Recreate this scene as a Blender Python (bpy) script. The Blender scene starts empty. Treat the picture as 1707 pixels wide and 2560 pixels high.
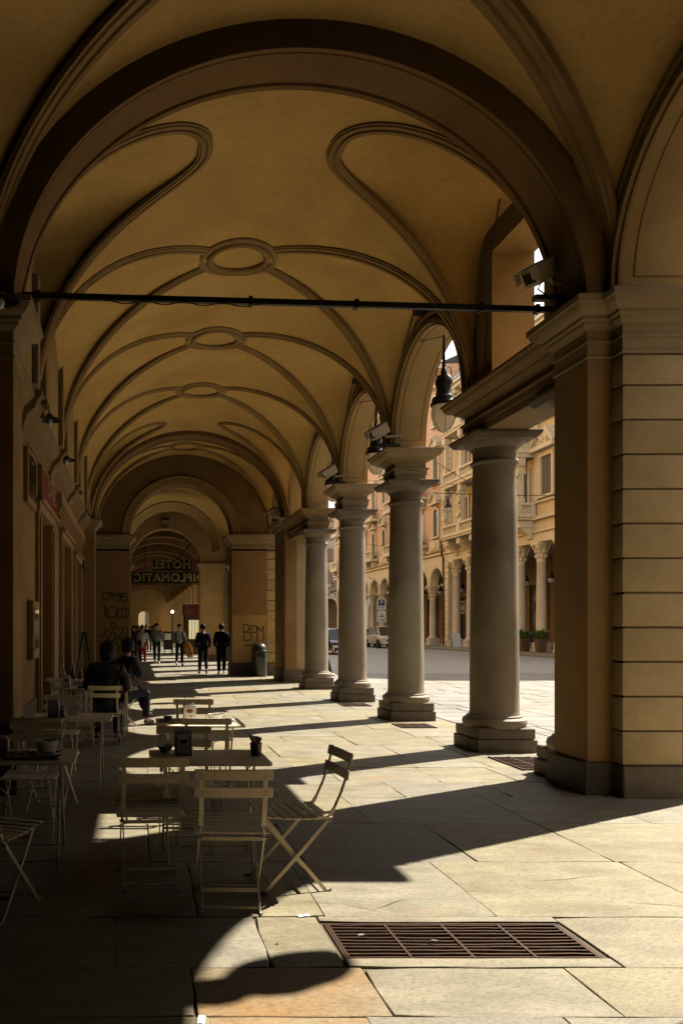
import bpy, bmesh, math, random
from mathutils import Vector, Matrix

# ------------------------------------------------------------------ scene, camera, light
scene = bpy.context.scene
COL = scene.collection
R = math.radians
SUN_AZ, SUN_EL = R(30), R(46)          # azimuth measured from +X towards +Y

cam_d = bpy.data.cameras.new('camera')
cam = bpy.data.objects.new('camera', cam_d)
COL.objects.link(cam)
cam.location = (0.0, 0.0, 1.60)
cam.rotation_euler = (R(90), 0, 0)
cam_d.sensor_fit = 'AUTO'
cam_d.sensor_width = 36.0
cam_d.lens = 28.01
cam_d.shift_x = 0.2015
cam_d.shift_y = 0.1122
cam_d.clip_start = 0.05
cam_d.clip_end = 3000
scene.camera = cam

world = bpy.data.worlds.new('World')
scene.world = world
world.use_nodes = True
wn = world.node_tree
wn.nodes.clear()
sky_n = wn.nodes.new('ShaderNodeTexSky')
sky_n.sky_type = 'NISHITA'
sky_n.sun_disc = False
sky_n.sun_elevation = SUN_EL
sky_n.sun_rotation = R(90) - SUN_AZ
sky_n.air_density = 1.0
sky_n.dust_density = 0.4
sky_n.ozone_density = 0.6
bg_n = wn.nodes.new('ShaderNodeBackground')
bg_n.inputs['Strength'].default_value = 0.13
wo_n = wn.nodes.new('ShaderNodeOutputWorld')
hs_n = wn.nodes.new('ShaderNodeHueSaturation')
hs_n.inputs['Saturation'].default_value = 0.2
wn.links.new(sky_n.outputs[0], hs_n.inputs['Color'])
wn.links.new(hs_n.outputs[0], bg_n.inputs[0])
wn.links.new(bg_n.outputs[0], wo_n.inputs[0])

sun_d = bpy.data.lights.new('sun', 'SUN')
sun_d.energy = 5.0
sun_d.angle = R(0.53)
sun_d.color = (1.0, 0.92, 0.77)
sun = bpy.data.objects.new('sun', sun_d)
COL.objects.link(sun)
sdir = Vector((math.cos(SUN_EL) * math.cos(SUN_AZ), math.cos(SUN_EL) * math.sin(SUN_AZ), math.sin(SUN_EL)))
sun.rotation_euler = sdir.to_track_quat('Z', 'Y').to_euler()
sun.location = (30, 20, 40)

scene.view_settings.view_transform = 'Standard'
scene.view_settings.look = 'None'
scene.view_settings.exposure = 1.25
scene.view_settings.gamma = 1.0
scene.view_settings.use_curve_mapping = False
scene.cycles.max_bounces = 8
scene.cycles.diffuse_bounces = 1
scene.cycles.glossy_bounces = 3
scene.cycles.use_denoising = True
scene.cycles.sample_clamp_indirect = 6.0
scene.cycles.caustics_reflective = False
scene.cycles.caustics_refractive = False

# ------------------------------------------------------------------ helpers
rnd = random.Random(7)
PI = math.pi


class MB:
    """collects geometry for ONE mesh object"""

    def __init__(self):
        self.v, self.f, self.m = [], [], []

    def add(self, vs, fs, mi=0):
        n = len(self.v)
        self.v.extend([tuple(p) for p in vs])
        self.f.extend([tuple(i + n for i in f) for f in fs])
        self.m.extend([mi] * len(fs))
        return self

    def box(self, x0, x1, y0, y1, z0, z1, mi=0):
        if x1 < x0: x0, x1 = x1, x0
        if y1 < y0: y0, y1 = y1, y0
        v = [(x0, y0, z0), (x1, y0, z0), (x1, y1, z0), (x0, y1, z0), (x0, y0, z1), (x1, y0, z1), (x1, y1, z1), (x0, y1, z1)]
        return self.add(v, [(0, 3, 2, 1), (4, 5, 6, 7), (0, 1, 5, 4), (1, 2, 6, 5), (2, 3, 7, 6), (3, 0, 4, 7)], mi)

    def obox(self, mat, sx, sy, sz, mi=0):
        v = [mat @ Vector((a * sx / 2, b * sy / 2, c * sz / 2)) for a, b, c in
             [(-1, -1, -1), (1, -1, -1), (1, 1, -1), (-1, 1, -1), (-1, -1, 1), (1, -1, 1), (1, 1, 1), (-1, 1, 1)]]
        return self.add(v, [(0, 3, 2, 1), (4, 5, 6, 7), (0, 1, 5, 4), (1, 2, 6, 5), (2, 3, 7, 6), (3, 0, 4, 7)], mi)

    def bars(self, pts, w, t, side, mi=0):
        """flat bar swept through pts; w along side, t perpendicular"""
        pts = [Vector(p) for p in pts]
        side = Vector(side).normalized()
        rings = []
        for i, p in enumerate(pts):
            d = (pts[min(i + 1, len(pts) - 1)] - pts[max(i - 1, 0)]).normalized()
            n = d.cross(side).normalized()
            rings.append([p + side * w / 2 + n * t / 2, p - side * w / 2 + n * t / 2, p - side * w / 2 - n * t / 2, p + side * w / 2 - n * t / 2])
        return self.rings(rings, True, True, mi)

    def rings(self, rings, closed=True, cap=True, mi=0):
        n = len(rings[0])
        v = [p for r in rings for p in r]
        f = []
        for i in range(len(rings) - 1):
            for j in range(n if closed else n - 1):
                a, b = i * n + j, i * n + (j + 1) % n
                f.append((a, b, b + n, a + n))
        if cap and closed:
            f.append(tuple(range(n))[::-1])
            f.append(tuple(range((len(rings) - 1) * n, len(rings) * n)))
        return self.add(v, f, mi)

    def tube(self, pts, r, n=8, mi=0, cap=True):
        pts = [Vector(p) for p in pts]
        rs = r if isinstance(r, (list, tuple)) else [r] * len(pts)
        up = Vector((0, 0, 1))
        d0 = (pts[1] - pts[0]).normalized()
        if abs(d0.dot(up)) > 0.95: up = Vector((0, 1, 0))
        rings = []
        b = up
        for i, p in enumerate(pts):
            d = (pts[min(i + 1, len(pts) - 1)] - pts[max(i - 1, 0)]).normalized()
            a = d.cross(b)
            if a.length < 1e-4: a = d.cross(Vector((1, 0, 0)))
            a.normalize()
            b = a.cross(d).normalized()
            rings.append([p + (a * math.cos(2 * PI * k / n) + b * math.sin(2 * PI * k / n)) * rs[i] for k in range(n)])
        return self.rings(rings, True, cap, mi)

    def lathe(self, prof, n=24, c=(0, 0, 0), mi=0, cap=True, a0=0.0, a1=2 * PI):
        full = abs(a1 - a0 - 2 * PI) < 1e-6
        k = n if full else n + 1
        rings = [[(c[0] + r * math.cos(a0 + (a1 - a0) * j / n), c[1] + r * math.sin(a0 + (a1 - a0) * j / n), c[2] + z) for j in range(k)] for r, z in prof]
        return self.rings(rings, full, cap and full, mi)

    def sq(self, prof, x0, x1, y0, y1, mi=0):
        """rectangular moulding: prof = [(offset, z)] round the rectangle"""
        rings = [[(x0 - o, y0 - o, z), (x1 + o, y0 - o, z), (x1 + o, y1 + o, z), (x0 - o, y1 + o, z)] for o, z in prof]
        return self.rings(rings, True, True, mi)

    def grid(self, g, mi=0):
        nu, nv = len(g), len(g[0])
        v = [p for r in g for p in r]
        f = [(i * nv + j, i * nv + j + 1, (i + 1) * nv + j + 1, (i + 1) * nv + j) for i in range(nu - 1) for j in range(nv - 1)]
        return self.add(v, f, mi)

    def ball(self, c, rx, ry, rz, n=12, m=8, mi=0):
        g = [[(c[0] + rx * math.sin(PI * i / m) * math.cos(2 * PI * j / n), c[1] + ry * math.sin(PI * i / m) * math.sin(2 * PI * j / n), c[2] + rz * math.cos(PI * i / m)) for j in range(n)] for i in range(1, m)]
        self.rings(g, True, True, mi)
        return self

    def poly(self, pts, mi=0):
        return self.add(pts, [tuple(range(len(pts)))], mi)

    def prism(self, pts2, z0, z1, mi=0):
        n = len(pts2)
        v = [(x, y, z0) for x, y in pts2] + [(x, y, z1) for x, y in pts2]
        f = [tuple(range(n))[::-1], tuple(range(n, 2 * n))] + [(i, (i + 1) % n, n + (i + 1) % n, n + i) for i in range(n)]
        return self.add(v, f, mi)

    def prism_x(self, pts_yz, x0, x1, mi=0):
        n = len(pts_yz)
        v = [(x0, y, z) for y, z in pts_yz] + [(x1, y, z) for y, z in pts_yz]
        f = [tuple(range(n))[::-1], tuple(range(n, 2 * n))] + [(i, (i + 1) % n, n + (i + 1) % n, n + i) for i in range(n)]
        return self.add(v, f, mi)

    def xform(self, mat):
        self.v = [tuple(mat @ Vector(p)) for p in self.v]
        return self

    def mesh(self, name, mats, smooth=35, bevel=0.0, seg=1, origin=(0, 0, 0), fix=True):
        me = bpy.data.meshes.new(name)
        o = Vector(origin)
        me.from_pydata([tuple(Vector(p) - o) for p in self.v], [], self.f)
        if not isinstance(mats, (list, tuple)): mats = [mats]
        for m in mats: me.materials.append(m)
        for p, mi in zip(me.polygons, self.m): p.material_index = mi
        if fix or bevel:
            bm = bmesh.new()
            bm.from_mesh(me)
            if fix: bmesh.ops.recalc_face_normals(bm, faces=bm.faces)
            if bevel:
                es = [e for e in bm.edges if len(e.link_faces) == 2 and e.calc_face_angle(0) > 0.6]
                bmesh.ops.bevel(bm, geom=es, offset=bevel, segments=seg, affect='EDGES', profile=0.5, clamp_overlap=True)
            bm.to_mesh(me)
            bm.free()
        if smooth:
            for p in me.polygons: p.use_smooth = True
            me.set_sharp_from_angle(angle=R(smooth))
        me.update()
        return me

    def build(self, name, mats, parent=None, world=False, **k):
        org = (0, 0, 0)
        if parent is not None and world:
            r = parent
            while r.parent: r = r.parent
            org = r.location
        return link(name, self.mesh(name, mats, origin=org, **k), parent)


def link(name, me, parent=None):
    o = bpy.data.objects.new(name, me)
    COL.objects.link(o)
    if parent is not None: o.parent = parent
    return o


def tag(o, label=None, cat=None, group=None, kind=None):
    if label: o['label'] = label
    if cat: o['category'] = cat
    if group: o['group'] = group
    if kind: o['kind'] = kind
    return o


def thing(name, loc, label, cat, group=None, rz=0.0):
    o = bpy.data.objects.new(name, None)
    o.empty_display_size = 0.1
    COL.objects.link(o)
    o.location = loc
    o.rotation_euler = (0, 0, rz)
    return tag(o, label, cat, group)


def copy_tree(o, parent=None):
    c = o.copy()
    COL.objects.link(c)
    if parent is not None: c.parent = parent
    for ch in list(o.children): copy_tree(ch, c)
    return c


def dup(o, loc, rz, label, group=None):
    c = copy_tree(o)
    c.location = loc
    c.rotation_euler = (0, 0, rz)
    c['label'] = label
    if group: c['group'] = group
    return c


def text_mesh(body, size, name='lettering', extrude=0.004, outline=0.0, align='CENTER', space=1.0, shear=0.0):
    cu = bpy.data.curves.new(name, 'FONT')
    cu.body = body
    cu.size = size
    cu.align_x = align
    cu.align_y = 'CENTER'
    cu.space_character = space
    cu.shear = shear
    if outline:
        cu.fill_mode = 'NONE'
        cu.bevel_depth = outline
        cu.bevel_resolution = 1
        cu.extrude = 0
    else:
        cu.extrude = extrude
    cu.resolution_u = 4
    ob = bpy.data.objects.new('tmp', cu)
    COL.objects.link(ob)
    dg = bpy.context.evaluated_depsgraph_get()
    me = bpy.data.meshes.new_from_object(ob.evaluated_get(dg))
    bpy.data.objects.remove(ob)
    bpy.data.curves.remove(cu)
    me.name = name
    return me


def place_text(body, size, mat, parent, loc, rot, name='lettering', **k):
    me = text_mesh(body, size, name, **k)
    me.materials.clear()
    me.materials.append(mat)
    o = link(name, me, parent)
    o.location = loc
    o.rotation_euler = rot
    return o


def skin_mesh(verts, edges, radii, roots, sub=2, name='body'):
    bm = bmesh.new()
    lay = bm.verts.layers.skin.verify()
    bv = []
    for i, (p, r) in enumerate(zip(verts, radii)):
        v = bm.verts.new(p)
        v[lay].radius = (r, r) if not isinstance(r, tuple) else r
        v[lay].use_root = i in roots
        bv.append(v)
    for a, b in edges: bm.edges.new((bv[a], bv[b]))
    me = bpy.data.meshes.new('tmp')
    bm.to_mesh(me)
    bm.free()
    ob = bpy.data.objects.new('tmp', me)
    COL.objects.link(ob)
    s = ob.modifiers.new('s', 'SKIN')
    s.use_smooth_shade = True
    u = ob.modifiers.new('u', 'SUBSURF')
    u.levels = sub
    u.render_levels = sub
    dg = bpy.context.evaluated_depsgraph_get()
    out = bpy.data.meshes.new_from_object(ob.evaluated_get(dg))
    bpy.data.objects.remove(ob)
    bpy.data.meshes.remove(me)
    out.name = name
    for p in out.polygons: p.use_smooth = True
    return out


# ------------------------------------------------------------------ materials (all procedural)
def nod(nt, typ, **k):
    n = nt.nodes.new(typ)
    for a, b in k.items(): setattr(n, a, b)
    return n


def material(name, col, rough=0.7, col2=None, scale=1.2, detail=6, contrast=(0.35, 0.65), fine=None, fine_scale=40.0, fine_amt=0.25,
             bump=0.15, bump_scale=80.0, bump_dist=0.004, metal=0.0, rand=0.0, stretch=(1, 1, 1), spec=0.4, coat=0.0, local=False,
             warm_rand=0.0, rough_var=0.0, trans=0.0, emit=None, emit_s=0.0, stain=None, stain_scale=0.7, stain_lim=(0.58, 0.66), sub=0.0):
    m = bpy.data.materials.new(name)
    m.use_nodes = True
    nt = m.node_tree
    L = nt.links.new
    b = nt.nodes['Principled BSDF']
    b.inputs['Roughness'].default_value = rough
    b.inputs['Metallic'].default_value = metal
    b.inputs['Specular IOR Level'].default_value = spec
    if coat: b.inputs['Coat Weight'].default_value = coat
    if trans: b.inputs['Transmission Weight'].default_value = trans
    if sub:
        b.inputs['Subsurface Weight'].default_value = sub
    if emit:
        b.inputs['Emission Color'].default_value = (*emit, 1)
        b.inputs['Emission Strength'].default_value = emit_s
    if local:
        tc = nod(nt, 'ShaderNodeTexCoord')
        pos = tc.outputs['Object']
    else:
        g = nod(nt, 'ShaderNodeNewGeometry')
        pos = g.outputs['Position']
    oi = nod(nt, 'ShaderNodeObjectInfo') if (rand or warm_rand or stain) else None
    mp = nod(nt, 'ShaderNodeMapping')
    mp.inputs['Scale'].default_value = stretch
    L(pos, mp.inputs['Vector'])
    vec = mp.outputs[0]
    if oi and local is False and (rand or warm_rand):
        cmb = nod(nt, 'ShaderNodeVectorMath', operation='MULTIPLY_ADD')   # decorrelate neighbours
        cmb.inputs[1].default_value = (1, 1, 1)
        sc = nod(nt, 'ShaderNodeVectorMath', operation='SCALE')
        sc.inputs[0].default_value = (17.3, 9.1, 5.7)
        L(oi.outputs['Random'], sc.inputs['Scale'])
        L(vec, cmb.inputs[0])
        L(sc.outputs[0], cmb.inputs[2])
        vec = cmb.outputs[0]
    if col2 is None: col2 = tuple(c * 0.72 for c in col)
    n1 = nod(nt, 'ShaderNodeTexNoise')
    n1.inputs['Scale'].default_value = scale
    n1.inputs['Detail'].default_value = detail
    n1.inputs['Roughness'].default_value = 0.62
    L(vec, n1.inputs['Vector'])
    r1 = nod(nt, 'ShaderNodeMapRange')
    r1.inputs['From Min'].default_value, r1.inputs['From Max'].default_value = contrast
    L(n1.outputs['Fac'], r1.inputs['Value'])
    mx = nod(nt, 'ShaderNodeMix', data_type='RGBA')
    mx.inputs['A'].default_value = (*col2, 1)
    mx.inputs['B'].default_value = (*col, 1)
    L(r1.outputs[0], mx.inputs['Factor'])
    c = mx.outputs['Result']
    if stain:
        ns = nod(nt, 'ShaderNodeTexNoise')
        ns.inputs['Scale'].default_value = stain_scale
        ns.inputs['Detail'].default_value = 3
        ns.inputs['Distortion'].default_value = 0.6
        L(vec, ns.inputs['Vector'])
        rs = nod(nt, 'ShaderNodeMapRange')
        rs.inputs['From Min'].default_value, rs.inputs['From Max'].default_value = stain_lim
        rs.inputs['To Max'].default_value = 0.8
        L(ns.outputs['Fac'], rs.inputs['Value'])
        ms = nod(nt, 'ShaderNodeMix', data_type='RGBA')
        ms.inputs['B'].default_value = (*stain, 1)
        L(rs.outputs[0], ms.inputs['Factor'])
        L(c, ms.inputs['A'])
        c = ms.outputs['Result']
    if fine:
        n2 = nod(nt, 'ShaderNodeTexNoise')
        n2.inputs['Scale'].default_value = fine_scale
        n2.inputs['Detail'].default_value = 4
        n2.inputs['Roughness'].default_value = 0.7
        L(vec, n2.inputs['Vector'])
        r2 = nod(nt, 'ShaderNodeMapRange')
        r2.inputs['From Min'].default_value, r2.inputs['From Max'].default_value = 0.48, 0.68
        r2.inputs['To Max'].default_value = fine_amt
        L(n2.outputs['Fac'], r2.inputs['Value'])
        m2 = nod(nt, 'ShaderNodeMix', data_type='RGBA')
        m2.inputs['B'].default_value = (*fine, 1)
        L(r2.outputs[0], m2.inputs['Factor'])
        L(c, m2.inputs['A'])
        c = m2.outputs['Result']
    if rand or warm_rand:
        hs = nod(nt, 'ShaderNodeHueSaturation')
        rv = nod(nt, 'ShaderNodeMapRange')
        rv.inputs['To Min'].default_value, rv.inputs['To Max'].default_value = 1 - rand, 1 + rand
        L(oi.outputs['Random'], rv.inputs['Value'])
        L(rv.outputs[0], hs.inputs['Value'])
        if warm_rand:
            mm = nod(nt, 'ShaderNodeMath', operation='MULTIPLY')
            mm.inputs[1].default_value = 7.31
            fr = nod(nt, 'ShaderNodeMath', operation='FRACT')
            L(oi.outputs['Random'], mm.inputs[0])
            L(mm.outputs[0], fr.inputs[0])
            rw = nod(nt, 'ShaderNodeMapRange')
            rw.inputs['To Min'].default_value, rw.inputs['To Max'].default_value = 1 - warm_rand, 1 + warm_rand
            L(fr.outputs[0], rw.inputs['Value'])
            L(rw.outputs[0], hs.inputs['Saturation'])
        L(c, hs.inputs['Color'])
        c = hs.outputs[0]
    L(c, b.inputs['Base Color'])
    if rough_var:
        rr = nod(nt, 'ShaderNodeMapRange')
        rr.inputs['To Min'].default_value, rr.inputs['To Max'].default_value = rough - rough_var, rough + rough_var
        L(n1.outputs['Fac'], rr.inputs['Value'])
        L(rr.outputs[0], b.inputs['Roughness'])
    if bump:
        n3 = nod(nt, 'ShaderNodeTexNoise')
        n3.inputs['Scale'].default_value = bump_scale
        n3.inputs['Detail'].default_value = 5
        L(vec, n3.inputs['Vector'])
        bp = nod(nt, 'ShaderNodeBump')
        bp.inputs['Strength'].default_value = bump
        bp.inputs['Distance'].default_value = bump_dist
        L(n3.outputs['Fac'], bp.inputs['Height'])
        L(bp.outputs[0], b.inputs['Normal'])
    return m


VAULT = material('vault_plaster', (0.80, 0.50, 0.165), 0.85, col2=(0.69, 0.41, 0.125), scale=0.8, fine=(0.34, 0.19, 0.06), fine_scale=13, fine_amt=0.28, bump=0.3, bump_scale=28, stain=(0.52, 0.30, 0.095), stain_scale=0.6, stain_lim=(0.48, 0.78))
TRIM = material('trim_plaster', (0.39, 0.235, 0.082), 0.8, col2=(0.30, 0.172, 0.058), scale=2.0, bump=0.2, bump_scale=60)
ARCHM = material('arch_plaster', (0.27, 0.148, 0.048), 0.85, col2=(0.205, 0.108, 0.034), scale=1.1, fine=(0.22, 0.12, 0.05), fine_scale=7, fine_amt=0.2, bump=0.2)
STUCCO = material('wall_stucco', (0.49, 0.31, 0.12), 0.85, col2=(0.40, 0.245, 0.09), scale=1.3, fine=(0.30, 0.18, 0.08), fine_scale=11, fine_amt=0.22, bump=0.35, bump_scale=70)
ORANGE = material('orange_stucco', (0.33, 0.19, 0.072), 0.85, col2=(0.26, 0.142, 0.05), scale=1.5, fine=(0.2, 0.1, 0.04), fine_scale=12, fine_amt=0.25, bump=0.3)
RUSTIC = material('rusticated_stucco', (0.51, 0.365, 0.18), 0.85, col2=(0.42, 0.29, 0.135), scale=1.8, fine=(0.33, 0.22, 0.11), fine_scale=14, fine_amt=0.3, bump=0.6, bump_scale=26, bump_dist=0.008, rand=0.05)
CORNICE = material('cornice_stone', (0.36, 0.25, 0.13), 0.8, col2=(0.29, 0.195, 0.095), scale=2.2, fine=(0.26, 0.17, 0.09), fine_scale=16, fine_amt=0.3, bump=0.35, bump_scale=60)
GRANITE = material('column_granite', (0.31, 0.25, 0.17), 0.62, col2=(0.195, 0.145, 0.09), scale=1.3, contrast=(0.3, 0.7), fine=(0.10, 0.075, 0.05), fine_scale=55, fine_amt=0.5, bump=0.5, bump_scale=90, stretch=(1, 1, 0.7), rand=0.05, stain=(0.12, 0.08, 0.046), stain_scale=0.9, stain_lim=(0.44, 0.70))
PLINTH = material('plinth_granite', (0.19, 0.145, 0.10), 0.75, col2=(0.115, 0.085, 0.058), scale=3.5, fine=(0.08, 0.06, 0.045), fine_scale=50, fine_amt=0.7, bump=0.6, bump_scale=45, bump_dist=0.008)
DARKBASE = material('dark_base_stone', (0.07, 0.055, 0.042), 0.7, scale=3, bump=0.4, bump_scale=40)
SLAB = material('luserna_slab', (0.325, 0.287, 0.197), 0.62, col2=(0.175, 0.148, 0.097), scale=2.2, contrast=(0.3, 0.7), fine=(0.13, 0.105, 0.075), fine_scale=30, fine_amt=0.75, bump=0.55, bump_scale=34, bump_dist=0.006,
                rand=0.07, warm_rand=0.22, rough_var=0.12, stretch=(1, 2.2, 1), stain=(0.32, 0.20, 0.09), stain_scale=0.9, stain_lim=(0.66, 0.76))
RUSTSLAB = material('rust_stained_slab', (0.32, 0.26, 0.165), 0.62, col2=(0.21, 0.15, 0.082), scale=2.4, contrast=(0.3, 0.7), fine=(0.14, 0.09, 0.05), fine_scale=24, fine_amt=0.7, bump=0.55, bump_scale=34, bump_dist=0.006, rand=0.06, rough_var=0.1, stretch=(1, 1.8, 1), stain=(0.31, 0.175, 0.062), stain_scale=1.3, stain_lim=(0.40, 0.66))
BED = material('joint_sand', (0.13, 0.105, 0.07), 0.95, scale=6, bump=0.6, bump_scale=60)
ROADM = material('road_stone', (0.30, 0.285, 0.25), 0.6, col2=(0.215, 0.20, 0.175), scale=1.4, fine=(0.14, 0.13, 0.11), fine_scale=22, fine_amt=0.4, bump=0.4, bump_scale=30, rand=0.09, warm_rand=0.3, rough_var=0.1)
ROADBED = material('road_bed', (0.38, 0.37, 0.34), 0.6, col2=(0.30, 0.29, 0.265), scale=0.8, fine=(0.1, 0.1, 0.09), fine_scale=10, fine_amt=0.3, bump=0.3, bump_scale=20)  # paler than the road stones, brightens the shaded stretch by colour
IRON = material('cast_iron', (0.055, 0.035, 0.025), 0.55, col2=(0.09, 0.045, 0.025), scale=9, metal=0.6, bump=0.3, bump_scale=90)
BLACKIRON = material('black_iron', (0.012, 0.011, 0.010), 0.45, scale=9, metal=0.3, bump=0.15, bump_scale=90)
CREAMP = material('cream_chair_paint', (0.90, 0.76, 0.55), 0.42, col2=(0.83, 0.69, 0.48), scale=6, fine=(0.35, 0.27, 0.17), fine_scale=30, fine_amt=0.18, bump=0.1, bump_scale=120, local=True, rand=0.04)
STEEL = material('steel', (0.45, 0.45, 0.45), 0.3, metal=1.0, bump=0)
FOOTM = material('white_foot', (0.7, 0.68, 0.62), 0.5, bump=0)
PORC = material('porcelain', (0.78, 0.76, 0.70), 0.18, col2=(0.74, 0.72, 0.66), scale=8, bump=0)
COFFEE = material('coffee', (0.09, 0.04, 0.015), 0.3, bump=0)
TRAYM = material('tray_steel', (0.20, 0.19, 0.18), 0.35, metal=0.6, bump=0)
BOXW = material('dispenser_white', (0.82, 0.78, 0.70), 0.4, bump=0)
BOXG = material('dispenser_blue_grey', (0.27, 0.29, 0.33), 0.45, bump=0)
PRINTD = material('dark_print', (0.03, 0.028, 0.03), 0.7, bump=0)
PINK = material('pink_paper', (0.62, 0.38, 0.36), 0.8, bump=0.3, bump_scale=60, local=True)
PAPER = material('white_paper', (0.8, 0.78, 0.74), 0.8, bump=0.1, local=True)
BROWNP = material('brown_sachet', (0.30, 0.11, 0.045), 0.75, col2=(0.20, 0.07, 0.03), scale=9, bump=0.2, local=True)
AMBERG = material('amber_glass', (0.16, 0.045, 0.015), 0.12, bump=0, coat=0.4)
GLOBE = material('opal_glass', (0.84, 0.74, 0.60), 0.5, col2=(0.74, 0.60, 0.44), scale=3.5, fine=(0.12, 0.07, 0.04), fine_scale=4.5, fine_amt=0.55, bump=0, local=True)
BULB = material('bulb_glass', (0.75, 0.70, 0.64), 0.2, bump=0)
LIT = material('lit_bulb', (1, 0.8, 0.5), 0.5, bump=0, emit=(1.0, 0.72, 0.36), emit_s=14)
CAMBODY = material('beige_housing', (0.66, 0.53, 0.38), 0.55, scale=8, bump=0, local=True)
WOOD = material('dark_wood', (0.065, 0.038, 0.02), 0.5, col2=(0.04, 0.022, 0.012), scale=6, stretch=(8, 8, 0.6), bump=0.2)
FRAMEW = material('shop_frame', (0.36, 0.21, 0.085), 0.6, col2=(0.29, 0.16, 0.06), scale=4, stretch=(4, 4, 0.8), bump=0.15)
GLASSD = material('dark_glass', (0.02, 0.02, 0.022), 0.08, bump=0, spec=0.6)
REDS = material('red_sign', (0.20, 0.012, 0.016), 0.45, col2=(0.14, 0.008, 0.012), scale=3, bump=0)
SIGNT = material('sign_letters', (0.52, 0.33, 0.26), 0.5, bump=0)
BINM = material('dark_green_bin', (0.018, 0.026, 0.018), 0.32, col2=(0.03, 0.036, 0.026), scale=7, bump=0.1, coat=0.3)
NEON = material('unlit_neon_letters', (0.50, 0.44, 0.17), 0.4, bump=0)
SIGNB = material('sign_backing', (0.014, 0.012, 0.010), 0.6, bump=0.1)
GRAF = material('green_black_spray', (0.02, 0.028, 0.018), 0.7, col2=(0.035, 0.045, 0.028), scale=4, bump=0)
SKIN = material('skin', (0.46, 0.26, 0.17), 0.55, col2=(0.40, 0.21, 0.135), scale=9, bump=0, local=True)
HAIRD = material('dark_hair', (0.008, 0.006, 0.005), 0.7, spec=0.2, scale=30, stretch=(6, 6, 1), bump=0.4, bump_scale=60, local=True)
HAIRB = material('brown_hair', (0.06, 0.03, 0.016), 0.5, scale=30, stretch=(6, 6, 1), bump=0.4, bump_scale=60, local=True)


_nt = GLOBE.node_tree                       # opal glass lets daylight through
_tr = _nt.nodes.new('ShaderNodeBsdfTranslucent')
_tr.inputs[0].default_value = (0.85, 0.72, 0.55, 1)
_mx = _nt.nodes.new('ShaderNodeMixShader')
_mx.inputs[0].default_value = 0.5
_out = [n for n in _nt.nodes if n.type == 'OUTPUT_MATERIAL'][0]
_nt.links.new(_nt.nodes['Principled BSDF'].outputs[0], _mx.inputs[1])
_nt.links.new(_tr.outputs[0], _mx.inputs[2])
_nt.links.new(_mx.outputs[0], _out.inputs[0])


def cloth(name, col, rough=0.85):
    return material(name, col, rough, spec=0.15, scale=7, bump=0.5, bump_scale=22, bump_dist=0.01, local=True)


C_BLACK = cloth('black_cloth', (0.014, 0.013, 0.014))
C_NAVY = cloth('navy_cloth', (0.018, 0.022, 0.034))
C_DENIM = cloth('denim', (0.028, 0.042, 0.075))
C_WHITE = cloth('white_cloth', (0.62, 0.55, 0.48))
C_RED = cloth('red_cloth', (0.42, 0.012, 0.016))
C_GREY = cloth('grey_cloth', (0.20, 0.21, 0.20))
C_LGREY = cloth('light_grey_cloth', (0.30, 0.28, 0.25))
C_TAN = cloth('tan_cloth', (0.42, 0.20, 0.06))
C_RUST = cloth('rust_cloth', (0.28, 0.06, 0.035))
C_LEATHER = material('black_leather', (0.010, 0.009, 0.010), 0.55, spec=0.25, scale=10, bump=0.5, bump_scale=18, bump_dist=0.01, local=True)
SHOEW = material('white_shoe', (0.62, 0.60, 0.56), 0.6, bump=0)
SHOEB = material('brown_shoe', (0.20, 0.11, 0.08), 0.55, bump=0)
SHOED = material('dark_shoe', (0.02, 0.018, 0.017), 0.5, bump=0)
STUDM = material('metal_studs', (0.5, 0.48, 0.42), 0.3, metal=0.9, bump=0)
CREAMF = material('cream_facade', (0.86, 0.64, 0.35), 0.85, col2=(0.79, 0.565, 0.29), scale=0.5, fine=(0.45, 0.30, 0.16), fine_scale=3, fine_amt=0.25, bump=0.2)
CREAMT = material('cream_trim', (0.88, 0.72, 0.47), 0.85, col2=(0.80, 0.63, 0.38), scale=0.8, fine=(0.45, 0.33, 0.2), fine_scale=4, fine_amt=0.25, bump=0.2)
PINKF = material('pink_facade', (0.82, 0.51, 0.31), 0.85, col2=(0.74, 0.43, 0.25), scale=0.4, fine=(0.4, 0.2, 0.11), fine_scale=3, fine_amt=0.25, bump=0.2)
GREYF = material('grey_facade', (0.42, 0.37, 0.30), 0.85, scale=0.3, bump=0.1)
MARBLE = material('pale_column_stone', (0.72, 0.61, 0.47), 0.6, col2=(0.63, 0.52, 0.38), scale=1.2, bump=0.1)
SHUT = material('window_shutter', (0.20, 0.15, 0.105), 0.7, scale=3, stretch=(1, 1, 14), bump=0.2)
PANE = material('window_pane', (0.035, 0.035, 0.035), 0.1, bump=0, spec=0.6)
ROOFM = material('roof_slate', (0.20, 0.19, 0.18), 0.6, scale=2, bump=0.3, bump_scale=12)
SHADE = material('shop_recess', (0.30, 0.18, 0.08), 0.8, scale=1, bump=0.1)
ALUM = material('aluminium', (0.5, 0.5, 0.5), 0.4, metal=0.7, bump=0)
SIGNWHITE = material('sign_white', (0.75, 0.74, 0.7), 0.5, bump=0)
SIGNBLUE = material('sign_blue', (0.02, 0.035, 0.09), 0.5, bump=0)
CARWHITE = material('white_car_paint', (0.62, 0.58, 0.50), 0.25, bump=0, coat=0.6)
CARBLACK = material('black_car_paint', (0.012, 0.013, 0.016), 0.2, bump=0, coat=0.6)
TYRE = material('tyre_rubber', (0.015, 0.015, 0.015), 0.85, bump=0)
RIMM = material('alloy_rim', (0.4, 0.4, 0.4), 0.35, metal=0.9, bump=0)
LAMPG = material('headlight_glass', (0.6, 0.6, 0.6), 0.1, bump=0)
TAILR = material('tail_light', (0.25, 0.01, 0.01), 0.2, bump=0)
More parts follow.
